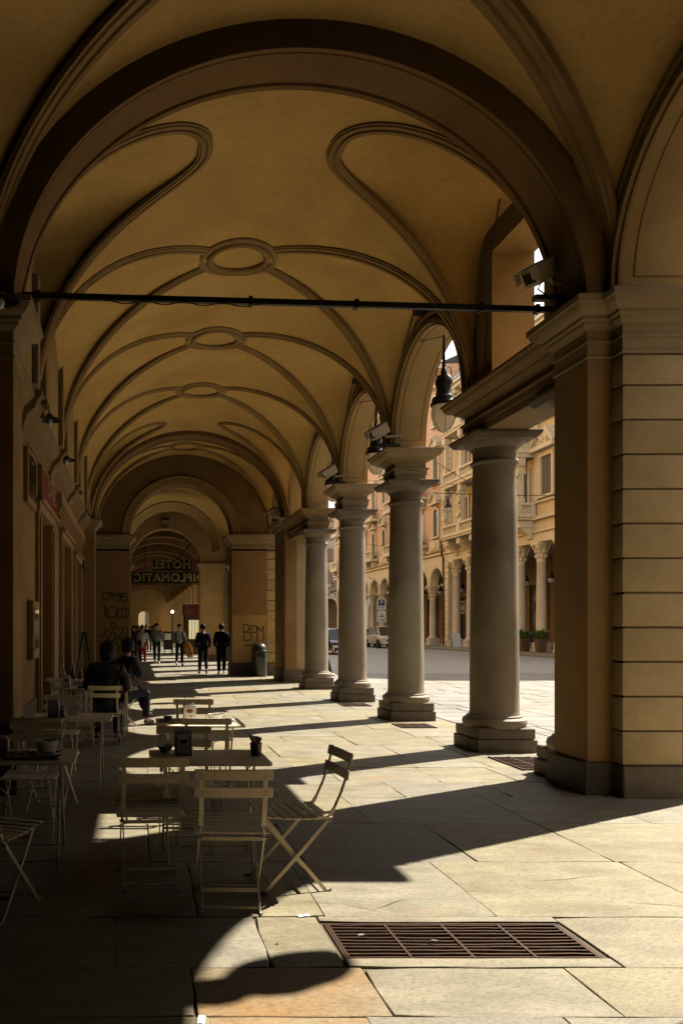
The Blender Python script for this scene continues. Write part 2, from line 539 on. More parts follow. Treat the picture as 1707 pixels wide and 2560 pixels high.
BARK = material('bark', (0.085, 0.06, 0.045), 0.9, scale=5, bump=0.4)
LEAF = material('leaf_green', (0.10, 0.19, 0.03), 0.6, col2=(0.05, 0.10, 0.02), scale=6, bump=0)
TERRA = material('planter_brown', (0.16, 0.09, 0.055), 0.7, scale=4, bump=0.2)
CHALK = material('blackboard', (0.012, 0.012, 0.013), 0.6, bump=0)
AWN = material('red_brown_panel', (0.16, 0.045, 0.02), 0.7, scale=3, bump=0)
LITWIN = material('lit_shop_window', (0.3, 0.28, 0.18), 0.3, bump=0, emit=(1.0, 0.83, 0.45), emit_s=0.25)
ENTM = material('dark_entablature', (0.27, 0.165, 0.068), 0.8, col2=(0.205, 0.12, 0.046), scale=1.8, fine=(0.13, 0.075, 0.03), fine_scale=14, fine_amt=0.3, bump=0.35, bump_scale=50)  # darker copy of the cornice stone, the lintel's shade put into the colour
WIREM = material('cable', (0.03, 0.025, 0.02), 0.7, bump=0)

# ------------------------------------------------------------------ setting: ground, pavement, road
XC, ZS = 1.58, 4.62
COLX = 4.72
COLY = [10.48, 13.90, 17.32, 20.74]

ground = MB().box(-400, 400, -300, 1500, -0.6, -0.10).build('ground', ROADBED)
tag(ground, kind='structure')

pavement = MB().box(-1.6, 1.02, -10, 26.2, -0.30, -0.012).box(2.27, 5.32, -10, 26.2, -0.30, -0.012).box(1.02, 2.27, -10, 3.85, -0.30, -0.012).box(1.02, 2.27, 4.31, 26.2, -0.30, -0.012).box(1.02, 2.27, 3.85, 4.31, -0.30, -0.26).build('pavement', BED)
tag(pavement, kind='structure')


def slab(x0, x1, y0, y1, name, mat, parent, gap=0.010, jag=0.005, seg=0.2, th=0.05, zj=0.0018, lip=0.0022):
    x0 += gap; x1 -= gap; y0 += gap; y1 -= gap
    cs = [(x0, y0), (x1, y0), (x1, y1), (x0, y1)]
    cs = [(x + rnd.uniform(-0.005, 0.005), y + rnd.uniform(-0.004, 0.004)) for x, y in cs]
    pts = []
    for i in range(4):
        a, b = Vector(cs[i]), Vector(cs[(i + 1) % 4])
        n = max(1, min(7, int((b - a).length / seg)))
        d = (b - a).normalized()
        nn = Vector((-d.y, d.x))
        for k in range(n):
            p = a.lerp(b, k / n)
            if k: p = p + nn * rnd.uniform(-jag, jag)
            elif rnd.random() < 0.25: p = p + nn * rnd.uniform(0, 0.02) + d * rnd.uniform(0, 0.02)
            pts.append(p)
    c = Vector(((x0 + x1) / 2, (y0 + y1) / 2))
    z = rnd.uniform(-zj, zj)
    tx, ty = rnd.uniform(-0.0015, 0.0015), rnd.uniform(-0.0015, 0.0015)
    n = len(pts)
    inner = [p + (c - p).normalized() * lip * rnd.uniform(.8, 2.2) for p in pts]
    h = lambda p: z + (p.x - c.x) * tx + (p.y - c.y) * ty
    v = [(p.x, p.y, -th) for p in pts] + [(p.x, p.y, h(p) - lip) for p in pts] + [(p.x, p.y, h(p)) for p in inner]
    f = [(i, (i + 1) % n, n + (i + 1) % n, n + i) for i in range(n)] + [(n + i, n + (i + 1) % n, 2 * n + (i + 1) % n, 2 * n + i) for i in range(n)] + [tuple(range(2 * n, 3 * n))]
    return MB().add(v, f).build(name, mat, parent, smooth=0)


# rows of slabs read off the photograph: (y0, y1, [joint x ...])
XL, XR = -1.55, 5.30
rows = [
    (2.10, 2.70, [-0.7, 0.55, 1.6, 2.5, 3.7]),
    (2.70, 3.27, [-0.9, 0.3, 0.95, 1.75, 2.9, 4.1]),
    (3.27, 3.74, [-0.95, 0.26, 1.06, 2.01, 3.2, 4.3]),
    (3.74, 4.40, [-1.0, -0.1, 0.65, 1.0, 2.30, 3.28, 4.4]),
    (4.40, 5.43, [-0.8, 0.35, 1.05, 2.00, 3.29, 4.5]),
    (5.43, 6.48, [-1.1, 0.10, 1.15, 2.33, 3.26, 4.45]),
    (6.48, 7.49, [-0.6, 0.7, 1.94, 3.25, 4.2]),
    (7.49, 8.22, [-0.9, 0.25, 1.35, 2.55, 3.55, 4.45]),
]
y = 8.22
while y < 26.1:
    h = rnd.uniform(0.72, 1.12)
    xs, x = [], XL + rnd.uniform(0.3, 1.1)
    while x < XR - 0.5:
        xs.append(x)
        x += rnd.uniform(0.75, 1.55)
    rows.append((y, min(y + h, 26.12), xs))
    y += h
GX0, GX1, GY0, GY1 = 1.03, 2.26, 3.86, 4.30
for (y0, y1, xs) in rows:
    b = [XL] + xs + [XR]
    for x0, x1 in zip(b, b[1:]):
        if y0 > 3.7 and y1 < 4.45 and x0 > 0.9 and x1 < 2.4:      # slabs that frame the drain
            for q in ((x0, x1, y0, GY0 - 0.012), (x0, x1, GY1 + 0.012, y1)):
                slab(*q, 'paving_slab', SLAB, pavement, gap=0.006)
            continue
        rust = (abs(y0 - 2.70) < .01 and 0.2 < x0 < 0.4) or (abs(y0 - 3.27) < .01 and 0.2 < x0 < 0.3) or (y0 > 9 and rnd.random() < 0.03)
        if y1 - y0 > 0.9 and rnd.random() < 0.12 and y0 > 8:
            ym = y0 + (y1 - y0) * rnd.uniform(0.4, 0.6)
            slab(x0, x1, y0, ym, 'paving_slab', SLAB, pavement, gap=0.004)
            slab(x0, x1, ym, y1, 'paving_slab', SLAB, pavement, gap=0.004)
        else:
            slab(x0, x1, y0, y1, 'paving_slab', RUSTSLAB if rust else SLAB, pavement, gap=rnd.choice((0.001, 0.002, 0.003, 0.005)))

# hairline cracks in worn slabs
for cx, cy, an, L in ((0.95, 4.62, .5, .22), (1.35, 4.52, .2, .3), (1.22, 4.58, -.6, .18), (2.5, 5.0, .3, .5), (2.85, 4.62, -.2, .35), (1.5, 7.9, 1.2, .6), (2.2, 8.9, -.4, .7), (3.0, 10.4, .9, .6), (0.75, 2.95, .2, .4), (2.4, 3.5, .05, .6), (1.3, 6.0, -.9, .4), (2.75, 6.9, .35, .55)):
    p = Vector((cx, cy))
    d = Vector((math.cos(an), math.sin(an)))
    r0, r1 = [], []
    for q in range(9):
        w = .0026 * math.sin(PI * (q + .6) / 9.5)
        nn = Vector((-d.y, d.x)) * w
        r0.append((p.x + nn.x, p.y + nn.y, .0035))
        r1.append((p.x - nn.x, p.y - nn.y, .0035))
        d = (d + Vector((rnd.uniform(-.22, .22), rnd.uniform(-.22, .22)))).normalized()
        p = p + d * L / 8
    MB().grid([r0, r1]).build('crack', BED, pavement, smooth=0, fix=False)

# pavement of the further arcade: one sheet, joints too fine to see
far_pave = MB().box(-1.6, 5.32, 26.12, 130, -0.30, 0.0).build('far_pavement', SLAB)
tag(far_pave, kind='structure')

road = MB().box(5.32, 21.5, -60, 400, -0.30, -0.012).build('road', ROADBED)
tag(road, kind='structure')
MB().box(5.33, 17, 10.0, 27.6, -.03, -.0105).build('mortar_bed', BED, road)
y, n_road = 10.2, 0
while y < 27 and n_road < 290:
    h = rnd.uniform(0.55, 0.85)
    x = 5.34 + rnd.uniform(-0.5, 0)
    xmax = 5.0 + (y + 1) * 0.52
    while x < min(xmax, 17):
        w = rnd.uniform(0.9, 1.7)
        slab(max(x, 5.34), x + w, y, y + h, 'paving_stone', ROADM, road, gap=0.013, seg=0.5, th=0.03, zj=0.002)
        n_road += 1
        x += w
    y += h

opp_pave = MB().box(21.5, 28.4, 30, 100, -0.3, 0.12).build('opposite_pavement', SLAB, bevel=0.02)
tag(opp_pave, kind='structure')

# ------------------------------------------------------------------ the arcade building we stand in
B = thing('arcade_building', (0, 0, 0), 'ochre arcaded building whose rib vaulted walkway covers the cafe tables', 'building')


def ell(off, a, rise):
    t = max(0.0, 1 - (off / a) ** 2)
    return ZS + rise * math.sqrt(t)


def bay(y0, y1, a=2.86, rise=2.64, wall_top=1.80, tip=0.0, p=1.0, pn=None, wexp=2.0, bw=0.95, ny=40, nb=28, nw=22, name='vault_bay', rib_w=0.205, rib_h=0.038, ribs=True, medal=True, mat=None):
    """groin vaulted bay: barrel along y, lunettes on both sides, mouldings on the groins"""
    yc, b = (y0 + y1) / 2, (y1 - y0) / 2
    zc = lambda t: ZS + wall_top * max(0.0, 1 - abs(t / (b * bw)) ** wexp) ** 0.5

    def xg(t):
        return tip + (a - tip) * abs(t / b) ** (p if t > 0 or tip == 0 else pn or p)
    g = []
    for i in range(ny + 1):
        t = -b * math.cos(PI * i / ny) if tip == 0 else -b + 2 * b * i / ny
        G = min(xg(t), a)
        zg, zw = ell(G, a, rise), min(zc(t), ell(G, a, rise))
        row = []
        for k in range(nw):
            s = 1 - k / nw
            row.append((XC - (G + (a - G) * s), yc + t, zg + (zw - zg) * s ** 1.35))
        for k in range(nb + 1):
            u = -G + 2 * G * k / nb
            row.append((XC + u, yc + t, ell(u, a, rise)))
        for k in range(1, nw + 1):
            s = k / nw
            row.append((XC + (G + (a - G) * s), yc + t, zg + (zw - zg) * s ** 1.35))
        g.append(row)
    MB().grid(g).build(name, mat or VAULT, B, smooth=60, fix=False)
    if not ribs: return

    def rib(pts, w, h):
        prof = [(-w / 2, -0.03), (-w / 2, h * .5), (-w * .38, h * .6), (-w * .34, h), (-w * .10, h), (-w * .05, h * .45), (w * .05, h * .45), (w * .10, h), (w * .34, h), (w * .38, h * .6), (w / 2, h * .5), (w / 2, -0.03)]
        rg = []
        for i, q in enumerate(pts):
            q = Vector(q)
            d = (Vector(pts[min(i + 1, len(pts) - 1)]) - Vector(pts[max(i - 1, 0)])).normalized()
            dn = Vector((XC - q.x, 0, ZS - 0.6 - q.z)).normalized()
            sd = d.cross(dn).normalized()
            nn = sd.cross(d).normalized()
            if nn.dot(dn) < 0: nn = -nn
            rg.append([q + sd * u + nn * v for u, v in prof])
        MB().rings(rg, True, True).build('vault_rib', TRIM, B, smooth=50)
    if tip == 0:
        for sx in (-1, 1):
            for sy in (-1, 1):
                s0 = 0.50 / a if medal else 0.0
                pts = []
                for i in range(31):
                    s = s0 + (0.995 - s0) * math.sin(PI / 2 * i / 30)
                    pts.append((XC + sx * a * s, yc + sy * b * s, ell(a * s, a, rise)))
                rib(pts, rib_w, rib_h)
        if medal:
            for ro, ri, hh in ((0.61, 0.50, 0.038), (0.49, 0.38, 0.055)):
                rg = []
                for k in range(48):
                    an = 2 * PI * k / 48
                    ca, sa = math.cos(an), math.sin(an)
                    z = lambda r: ell(r * ca, a, rise)
                    mid = (ro + ri) / 2
                    rg.append([(XC + r * ca, yc + r * sa, z(r) - dz) for r, dz in ((ro, -0.03), (ro, hh * .5), (ro - .025, hh), (mid, hh * 1.15), (ri + .025, hh), (ri, hh * .5), (ri, -0.03))])
                rg.append(rg[0])
                MB().rings(rg, True, False).build('ceiling_medallion', TRIM, B, smooth=50)
    else:
        for sx in (-1, 1):
            pts = []
            for i in range(61):
                t = -b * 0.995 * math.cos(PI * i / 60)
                G = min(xg(t), a)
                pts.append((XC + sx * G, yc + t, ell(G, a, rise)))
            rib(pts, rib_w, rib_h)


bay(4.66, 7.66, a=3.05, rise=2.80, wall_top=1.86, bw=0.97, rib_w=0.29, rib_h=0.055, medal=False)       # over the camera
bay(8.18, 10.48, tip=0.76, p=2.1, pn=3.0, wall_top=1.98, wexp=8, bw=1.0, ny=64, rib_w=0.175)                    # lintel bay
for y0 in COLY[:3]: bay(y0, y0 + 3.42)
bay(20.74, 22.96, tip=0.78, p=2.0, wall_top=1.98, wexp=8, bw=1.0, ny=64, rib_w=0.18)
bay(23.68, 26.14, wall_top=1.75, rib_w=0.18)


def barrel(y0, y1, a, rise, x=XC, zs=ZS, mat=None, name='vault_bay', parent=None):
    g = []
    for i in range(2):
        yy = (y0, y1)[i]
        g.append([(x + a * math.cos(PI * k / 40), yy, zs + rise * math.sin(PI * k / 40)) for k in range(41)])
    MB().grid(g).build(name, mat or VAULT, parent or B, smooth=60, fix=False, world=parent is not None)


barrel(-10, 4.66, 3.05, 2.80)


def trans_arch(y0, y1, hs=2.74, rise=2.46, zs=4.68, ext=0.75, name='transverse_arch', parent=None, x=XC, mat=None, zc=0.045):
    w = y1 - y0
    prof = [(y0, ext), (y0, 0.0), (y0 + .055, 0.0), (y0 + .065, .028), (y0 + .085, .028), (y0 + .095, .012), (y1 - .105, .012), (y1 - .095, .028), (y1 - .075, .028), (y1 - .065, 0), (y1, 0), (y1, ext)]
    rg = []
    for k in range(73):
        an = PI * k / 72
        c, s = math.cos(an), math.sin(an)
        nrm = Vector((c / hs, 0, s / rise)).normalized()
        rg.append([(x + hs * c + nrm.x * o, yy, zs + rise * s + nrm.z * o) for yy, o in prof])
    return MB().rings(rg, True, True).build(name, mat or ARCHM, parent or B, smooth=25, world=parent is not None)


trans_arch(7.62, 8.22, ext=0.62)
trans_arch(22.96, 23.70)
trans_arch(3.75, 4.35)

# ---- street side wall above the columns
WX0, WX1 = 4.44, 4.97


def arch_wall(parent, x0, x1, yc, half, r, zs, ztop, name='street_wall', mat=None, n=40, world=False, outer_mould=True, panel=True, tm=None):
    mb = MB()
    ring = [(yc + r * math.cos(PI * k / n), zs + r * math.sin(PI * k / n)) for k in range(n + 1)]
    for x in (x0, x1):
        top = [(x, yc + half - 2 * half * k / n, ztop) for k in range(n + 1)]
        low = [(x, yy, zz) for yy, zz in ring]
        mb.grid([low, top])
        mb.poly([(x, yc + half, zs), (x, yc + half, ztop), low[0]])
        mb.poly([(x, yc - half, zs), (x, yc - half, ztop), low[-1]])
    mb.grid([[(x0, yy, zz) for yy, zz in ring], [(x1, yy, zz) for yy, zz in ring]])
    for s in (1, -1):
        mb.poly([(x0, yc + s * r, zs), (x1, yc + s * r, zs), (x1, yc + s * half, zs), (x0, yc + s * half, zs)])
    o = mb.build(name, mat or STUCCO, parent, smooth=30, world=world, fix=False)
    if outer_mould:          # archivolt on the inside face
        prof = [(0.0, 0.012), (0.028, 0.012), (0.03, 0.055), (0.09, 0.055), (0.10, 0.03), (0.17, 0.03), (0.18, 0.05), (0.225, 0.05), (0.24, -0.01), (0.0, -0.01)]
        rg = []
        for k in range(n + 1):
            an = PI * k / n
            rg.append([(x0 - d, yc + (r + u) * math.cos(an), zs + (r + u) * math.sin(an)) for u, d in prof])
        MB().rings(rg, True, True).build('archivolt', tm or TRIM, parent, smooth=30, world=world)
    if panel:                # raised border lines on the soffit
        w = x1 - x0
        for xx in (x0 + 0.085 * w / .53, x1 - 0.085 * w / .53):
            pts = [(xx, yc + (r + 0.0) * math.cos(an), zs + (r + 0.0) * math.sin(an)) for an in [0.07 + (PI - 0.14) * k / 48 for k in range(49)]]
            MB().tube(pts, 0.011, 6).build('soffit_border', TRIM, parent, world=world)
        for an in (0.07, PI - 0.07):
            MB().tube([(x0 + 0.085 * w / .53, yc + r * math.cos(an), zs + r * math.sin(an)), (x1 - 0.085 * w / .53, yc + r * math.cos(an), zs + r * math.sin(an))], 0.011, 6).build('soffit_border', TRIM, parent, world=world)
    return o


ZT = 7.80
for y0 in COLY[:3]: arch_wall(B, WX0, WX1, y0 + 1.71, 1.71, 1.435, 4.69, ZT)
for c in COLY: MB().box(WX0 + .001, WX1 - .001, c - .27, c + .27, 4.60, 4.691).build('street_wall', STUCCO, B)
arch_wall(B, 4.55, 5.43, 6.08, 1.42 + 0.0, 1.42, 4.80, ZT)
MB().box(4.55, 5.43, 7.50, 8.16, 4.72, ZT).build('street_wall', STUCCO, B)
MB().box(4.55, 5.43, -10, 4.66, 4.72, ZT).build('street_wall', STUCCO, B)
# wall over the lintels with a square opening
for y0, y1, dy0, dy1 in ((8.16, 10.48, 8.66, 9.92), (20.74, 22.96, 21.30, 22.85)):
    mb = MB()
    mb.box(WX0, WX1, y0, dy0, 4.63, ZT)
    mb.box(WX0, WX1, dy1, y1, 4.63, ZT)
    mb.box(WX0, WX1, dy0, dy1, 6.27, ZT)
    mb.build('street_wall', STUCCO, B)
MB().box(WX0, 5.43, 22.96, 23.75, 4.63, ZT).build('street_wall', STUCCO, B)
MB().box(WX0, 5.43, 23.75, 26.2, 6.0, ZT).build('street_wall', STUCCO, B)
# storeys above
MB().box(-12, 5.46, -14, 26.9, ZT, 19.5).build('upper_storeys', STUCCO, B)
for k in range(11):
    MB().box(5.462, 5.56, -9.6 + 3.42 * k, -8.2 + 3.42 * k, 9.6, 12.4).box(5.56, 5.58, -9.4 + 3.42 * k, -8.4 + 3.42 * k, 9.8, 12.2, 1).build('window', [CORNICE, SHUT], B)
# unseen walls behind the camera, made solid and dark to hold light out
MB().box(-2.2, 5.43, -10.6, -10, 0, ZT).build('end_wall', WOOD, B)
MB().box(4.55, 5.43, -10, 3.80, 0, 4.72).build('street_wall', STUCCO, B)

# ---- entablature over the columns
ENT = [(-0.02, 4.10), (0.0, 4.10), (0.0, 4.20), (0.018, 4.20), (0.018, 4.275), (0.04, 4.29), (0.045, 4.31), (0.0, 4.33), (0.0, 4.40), (0.03, 4.42), (0.07, 4.445), (0.10, 4.455), (0.10, 4.475), (0.165, 4.50), (0.20, 4.53), (0.215, 4.575), (0.235, 4.585), (0.235, 4.625), (0.0, 4.632)]
for c in COLY[1:3]: MB().sq(ENT, WX0, WX1, c - .275, c + .275).build('entablature_block', CORNICE, B, smooth=25, bevel=0.004)
MB().sq(ENT, WX0, WX1, 8.05, COLY[0] + .275).build('entablature', ENTM, B, smooth=25, bevel=0.004)
MB().sq(ENT, WX0, WX1, COLY[3] - .275, 23.1).build('entablature', ENTM, B, smooth=25, bevel=0.004)

# ------------------------------------------------------------------ columns
COLPROF = [(0.375, 0.30), (0.385, 0.325), (0.395, 0.36), (0.385, 0.40), (0.36, 0.42), (0.340, 0.425), (0.340, 0.445), (0.310, 0.455), (0.302, 0.49)]
for i in range(13):
    t = i / 12
    COLPROF.append((0.300 - 0.038 * t ** 1.7, 0.50 + 3.20 * t))
COLPROF += [(0.268, 3.715), (0.296, 3.73), (0.298, 3.755), (0.284, 3.77), (0.264, 3.775), (0.262, 3.90), (0.282, 3.905), (0.282, 3.925), (0.30, 3.93), (0.34, 3.965), (0.365, 4.00), (0.37, 4.01)]


def column(x, y, label, group):
    t = thing('granite_column', (x, y, 0), label, 'column', group)
    MB().lathe(COLPROF, 48).build('shaft', GRANITE, t, smooth=30)
    mb = MB().box(-.385, .385, -.385, .385, -0.02, 0.165)
    mb.build('plinth_block', PLINTH, t, bevel=0.018, seg=2)
    MB().box(-.365, .365, -.365, .365, 0.168, 0.305).build('plinth_block', PLINTH, t, bevel=0.018, seg=2)
    MB().sq([(0, 4.005), (0.01, 4.005), (.03, 4.03), (.055, 4.06), (.06, 4.07), (.06, 4.10), (0, 4.101)], -.37, .37, -.37, .37).build('abacus', PLINTH, t, smooth=25, bevel=0.005)
    return t


g = 'granite columns carrying the street side arches'
column(COLX, COLY[0], 'thick granite column beside the rusticated pier, under a flat lintel', g)
column(COLX, COLY[1], 'granite column between the two columns with square plinths, second from the rusticated pier', g)
column(COLX, COLY[2], 'granite column third along from the rusticated pier, with a stained lower shaft', g)
column(COLX, COLY[3], 'thinnest looking granite column, last before the far pier and green bin', g)

# engaged column on the far side of the near pier
t = thing('engaged_column', (4.78, 8.42, 0), 'half column with square plinth set against the rear of the rusticated pier', 'column')
MB().lathe([(r, z) for r, z in COLPROF], 32).build('shaft', GRANITE, t, smooth=30)
MB().box(-.385, .385, -.3, .385, -0.02, 0.165).build('plinth_block', PLINTH, t, bevel=0.015)
MB().box(-.365, .365, -.3, .365, 0.168, 0.305).build('plinth_block', PLINTH, t, bevel=0.015)
MB().sq([(0, 4.005), (0.01, 4.005), (.03, 4.03), (.055, 4.06), (.06, 4.07), (.06, 4.10), (0, 4.101)], -.37, .37, -.37, .37).build('abacus', PLINTH, t, smooth=25)

# ------------------------------------------------------------------ piers
PCORN = [(-0.01, 4.16), (0.0, 4.16), (0.012, 4.17), (0.012, 4.19), (0.0, 4.20), (0.0, 4.31), (0.014, 4.315), (0.014, 4.34), (0.0, 4.345), (0.0, 4.43), (0.03, 4.445), (0.055, 4.475), (0.06, 4.50), (0.085, 4.515), (0.085, 4.545), (0.13, 4.565), (0.165, 4.60), (0.18, 4.64), (0.195, 4.645), (0.195, 4.70), (0.17, 4.725), (0.0, 4.735)]


def outline_mould(mb, prof, pts):
    """moulding round an open/closed plan outline pts (counter-clockwise), offset outwards"""
    n = len(pts)
    rings = []
    for i in range(n):
        p0, p1, p2 = Vector(pts[i - 1]), Vector(pts[i]), Vector(pts[(i + 1) % n])
        d1, d2 = (p1 - p0).normalized(), (p2 - p1).normalized()
        n1, n2 = Vector((d1.y, -d1.x)), Vector((d2.y, -d2.x))
        bis = (n1 + n2)
        bis = bis / max(0.2, bis.dot(n1))
        rings.append([(p1.x + bis.x * o, p1.y + bis.y * o, z) for o, z in prof])
    rings.append(rings[0])
    mb.rings(rings, False, False)
    mb.poly([(r[-1][0], r[-1][1], r[-1][2]) for r in rings[:-1]])
    return mb


def rust_pier(name, label, px0, px1, py0, py1, out, group=None, blocks_y=None, ztop=4.16, nblk=11):
    """pier: pilaster towards the walkway + rusticated block courses"""
    t = thing(name, (px0, py0, 0), label, 'pier', group)
    return t


t = thing('rusticated_pier', (4.55, 7.45, 0), 'massive pier with a flat pilaster and banded stone courses beside the near arch', 'pier')
MB().box(4.32, 4.62, 7.62, 8.22, 0.30, 4.16).build('pilaster', ORANGE, t, world=True, bevel=0.006)
MB().box(4.60, 5.40, 7.49, 8.18, 0.0, 4.20).build('core', RUSTIC, t, world=True)
zz = 0.30
for k in range(12):
    h = 0.324 if k < 11 else 0.292
    cut = (4.555, 5.12, 5.43) if k < 2 else (4.555, 5.43)
    for a, b in zip(cut, cut[1:]):
        jt = rnd.uniform(-.003, .003)
        MB().box(a, b + jt, 7.45 + jt, 8.20, zz + 0.008 + rnd.uniform(-.002, .002), zz + h - 0.008 + rnd.uniform(-.002, .002)).build('stone_course', RUSTIC, t, world=True, bevel=0.012, seg=2)
    zz += h
MB().box(4.27, 4.66, 7.57, 8.27, -0.02, 0.31).build('base_stone', DARKBASE, t, world=True, bevel=0.01)
MB().box(4.54, 5.46, 7.41, 8.23, -0.02, 0.295).build('base_stone', PLINTH, t, world=True, bevel=0.01)
outl = [(4.32, 8.22), (4.32, 7.62), (4.555, 7.62), (4.555, 7.45), (5.43, 7.45), (5.43, 8.22)]
outline_mould(MB(), PCORN, outl).build('cornice', CORNICE, t, world=True, smooth=25)

t = thing('corner_pier', (4.55, 3.8, 0), 'dark pier standing just outside the picture beside the near arch', 'pier')
MB().box(4.32, 4.62, 3.75, 4.35, 0.3, 4.16).build('pilaster', STUCCO, t, world=True)
MB().box(4.56, 5.42, 3.70, 4.58, 0.0, 4.74).build('core', RUSTIC, t, world=True)
outline_mould(MB(), PCORN, [(4.32, 4.35), (4.32, 3.75), (4.556, 3.75), (4.556, 3.71), (5.43, 3.71), (5.43, 4.42), (4.556, 4.42), (4.556, 4.35)]).build('cornice', CORNICE, t, world=True, smooth=25)

t = thing('cafe_pier', (-1.16, 7.62, 0), 'dark flat pier on the shop wall behind the cafe tables', 'pier')
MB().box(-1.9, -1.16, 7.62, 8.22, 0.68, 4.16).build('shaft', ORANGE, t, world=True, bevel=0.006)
MB().box(-1.9, -1.12, 7.58, 8.26, -0.02, 0.68).build('base_stone', DARKBASE, t, world=True, bevel=0.01)
outline_mould(MB(), PCORN, [(-1.9, 7.62), (-1.16, 7.62), (-1.16, 8.22), (-1.9, 8.22)]).build('cornice', CORNICE, t, world=True, smooth=25)

t = thing('far_street_pier', (4.32, 22.96, 0), 'tall plain pier carrying the second large arch behind the last column', 'pier')
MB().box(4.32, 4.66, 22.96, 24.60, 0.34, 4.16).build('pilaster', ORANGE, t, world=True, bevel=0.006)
MB().box(4.64, 5.43, 23.02, 24.60, 0.34, 4.16).build('core', RUSTIC, t, world=True)
MB().box(4.28, 5.47, 22.92, 24.64, -0.02, 0.345).build('base_stone', PLINTH, t, world=True, bevel=0.01)
outline_mould(MB(), PCORN, [(4.32, 24.60), (4.32, 22.96), (5.43, 22.96), (5.43, 24.60)]).build('cornice', CORNICE, t, world=True, smooth=25)

t = thing('far_shop_pier', (-1.16, 22.96, 0), 'plain pier on the shop side under the second large arch', 'pier')
MB().box(-1.9, -1.16, 22.96, 23.70, 0.4, 4.16).build('shaft', ORANGE, t, world=True, bevel=0.006)
MB().box(-1.9, -1.12, 22.92, 23.74, -0.02, 0.41).build('base_stone', DARKBASE, t, world=True, bevel=0.01)
outline_mould(MB(), PCORN, [(-1.9, 22.96), (-1.16, 22.96), (-1.16, 23.70), (-1.9, 23.70)]).build('cornice', CORNICE, t, world=True, smooth=25)

# ------------------------------------------------------------------ cross wall with round arch
cw = thing('cross_wall', (1.5, 26.14, 0), 'dark wall with a round arch that closes the walkway beyond the green bin', 'wall')
CY0, CY1, CR, CXC = 26.14, 26.90, 1.67, 1.505
mb = MB()
ring = [(CXC + CR * math.cos(PI * k / 48), 4.62 + CR * math.sin(PI * k / 48)) for k in range(49)]
for yy in (CY0, CY1):
    low = [(x, yy, z) for x, z in ring]
    top = [(5.0 - 7.0 * k / 48, yy, 7.85) for k in range(49)]
    mb.grid([low, top])
    mb.poly([(5.0, yy, 4.62), (5.0, yy, 7.85), low[0]])
    mb.poly([(-2.0, yy, 4.62), (-2.0, yy, 7.85), low[-1]])
mb.grid([[(x, CY0, z) for x, z in ring], [(x, CY1, z) for x, z in ring]])
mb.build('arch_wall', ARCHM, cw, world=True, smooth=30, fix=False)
prof = [(0.0, 0.0), (0.0, 0.03), (0.05, 0.03), (0.06, 0.05), (0.20, 0.05), (0.215, 0.075), (0.25, 0.075), (0.27, 0.0)]
rg = [[(CXC + (CR + u) * math.cos(PI * k / 48), CY0 - d, 4.62 + (CR + u) * math.sin(PI * k / 48)) for u, d in prof] for k in range(49)]
MB().rings(rg, True, True).build('archivolt', TRIM, cw, world=True, smooth=30)
MB().box(-2.0, -0.165, CY0, CY1, 0.42, 4.16).build('shop_side_pier', ORANGE, cw, world=True, bevel=0.006)
MB().box(-2.0, -0.125, CY0 - .04, CY1 + .04, -0.02, 0.42).build('base_stone', DARKBASE, cw, world=True)
MB().box(3.175, 4.32, CY0, CY1, 0.42, 4.16).build('street_side_pier', ORANGE, cw, world=True, bevel=0.006)
MB().box(3.19, 4.30, CY0 - .003, CY0 + .1, 0.425, 1.98).build('repainted_patch', STUCCO, cw, world=True)
MB().box(3.135, 4.36, CY0 - .04, CY1 + .04, -0.02, 0.42).build('base_stone', DARKBASE, cw, world=True)
outline_mould(MB(), PCORN[12:-1] + [(0, 4.632)] if False else [(o, z - 0.10) for o, z in PCORN], [(-2.0, CY0), (-0.165, CY0), (-0.165, CY1), (-2.0, CY1)]).build('cornice', CORNICE, cw, world=True, smooth=25)
outline_mould(MB(), [(o, z - 0.10) for o, z in PCORN], [(3.175, CY1), (3.175, CY0), (4.32, CY0), (4.32, CY0 + .05), (4.84, CY0 + .05), (4.84, CY1)]).build('cornice', CORNICE, cw, world=True, smooth=25)
zz = 0.42
for k in range(11):
    MB().box(4.33, 4.84, CY0 + 0.05, CY1, zz + 0.008, zz + 0.332).build('stone_course', RUSTIC, cw, world=True, bevel=0.012)
    zz += 0.34
MB().box(4.34, 4.84, CY0 + .02, CY1, -0.02, 0.42).build('base_stone', PLINTH, cw, world=True)

# ------------------------------------------------------------------ shop wall on the cafe side
SX = -1.55
doors = [(12.55, 14.5, 3.45), (16.4, 18.6, 3.45), (20.2, 22.1, 3.35)]
ys = 8.2
for y0, y1, zt in doors:
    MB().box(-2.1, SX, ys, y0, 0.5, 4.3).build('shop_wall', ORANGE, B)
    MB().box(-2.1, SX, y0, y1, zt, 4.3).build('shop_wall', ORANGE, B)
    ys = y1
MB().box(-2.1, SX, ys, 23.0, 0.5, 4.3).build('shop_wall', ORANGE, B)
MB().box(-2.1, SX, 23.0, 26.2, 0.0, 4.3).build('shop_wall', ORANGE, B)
MB().box(-2.1, SX, -10, 8.2, 0.0, 4.3).build('unseen_dark_wall', WOOD, B)  # unseen stretch of wall, made dark to cut bounced light
ys = 8.2
for y0, y1, zt in doors + [(23.0, 23.0, 0)]:
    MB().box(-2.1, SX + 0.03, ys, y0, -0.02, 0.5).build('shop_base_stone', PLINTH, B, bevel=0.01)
    ys = y1
MB().box(-2.3, -1.28, 8.0, 26.2, 4.632, ZT).build('upper_wall', STUCCO, B)
MB().box(-2.3, -1.45, -10, 8.0, 4.3, ZT).build('upper_wall', STUCCO, B)
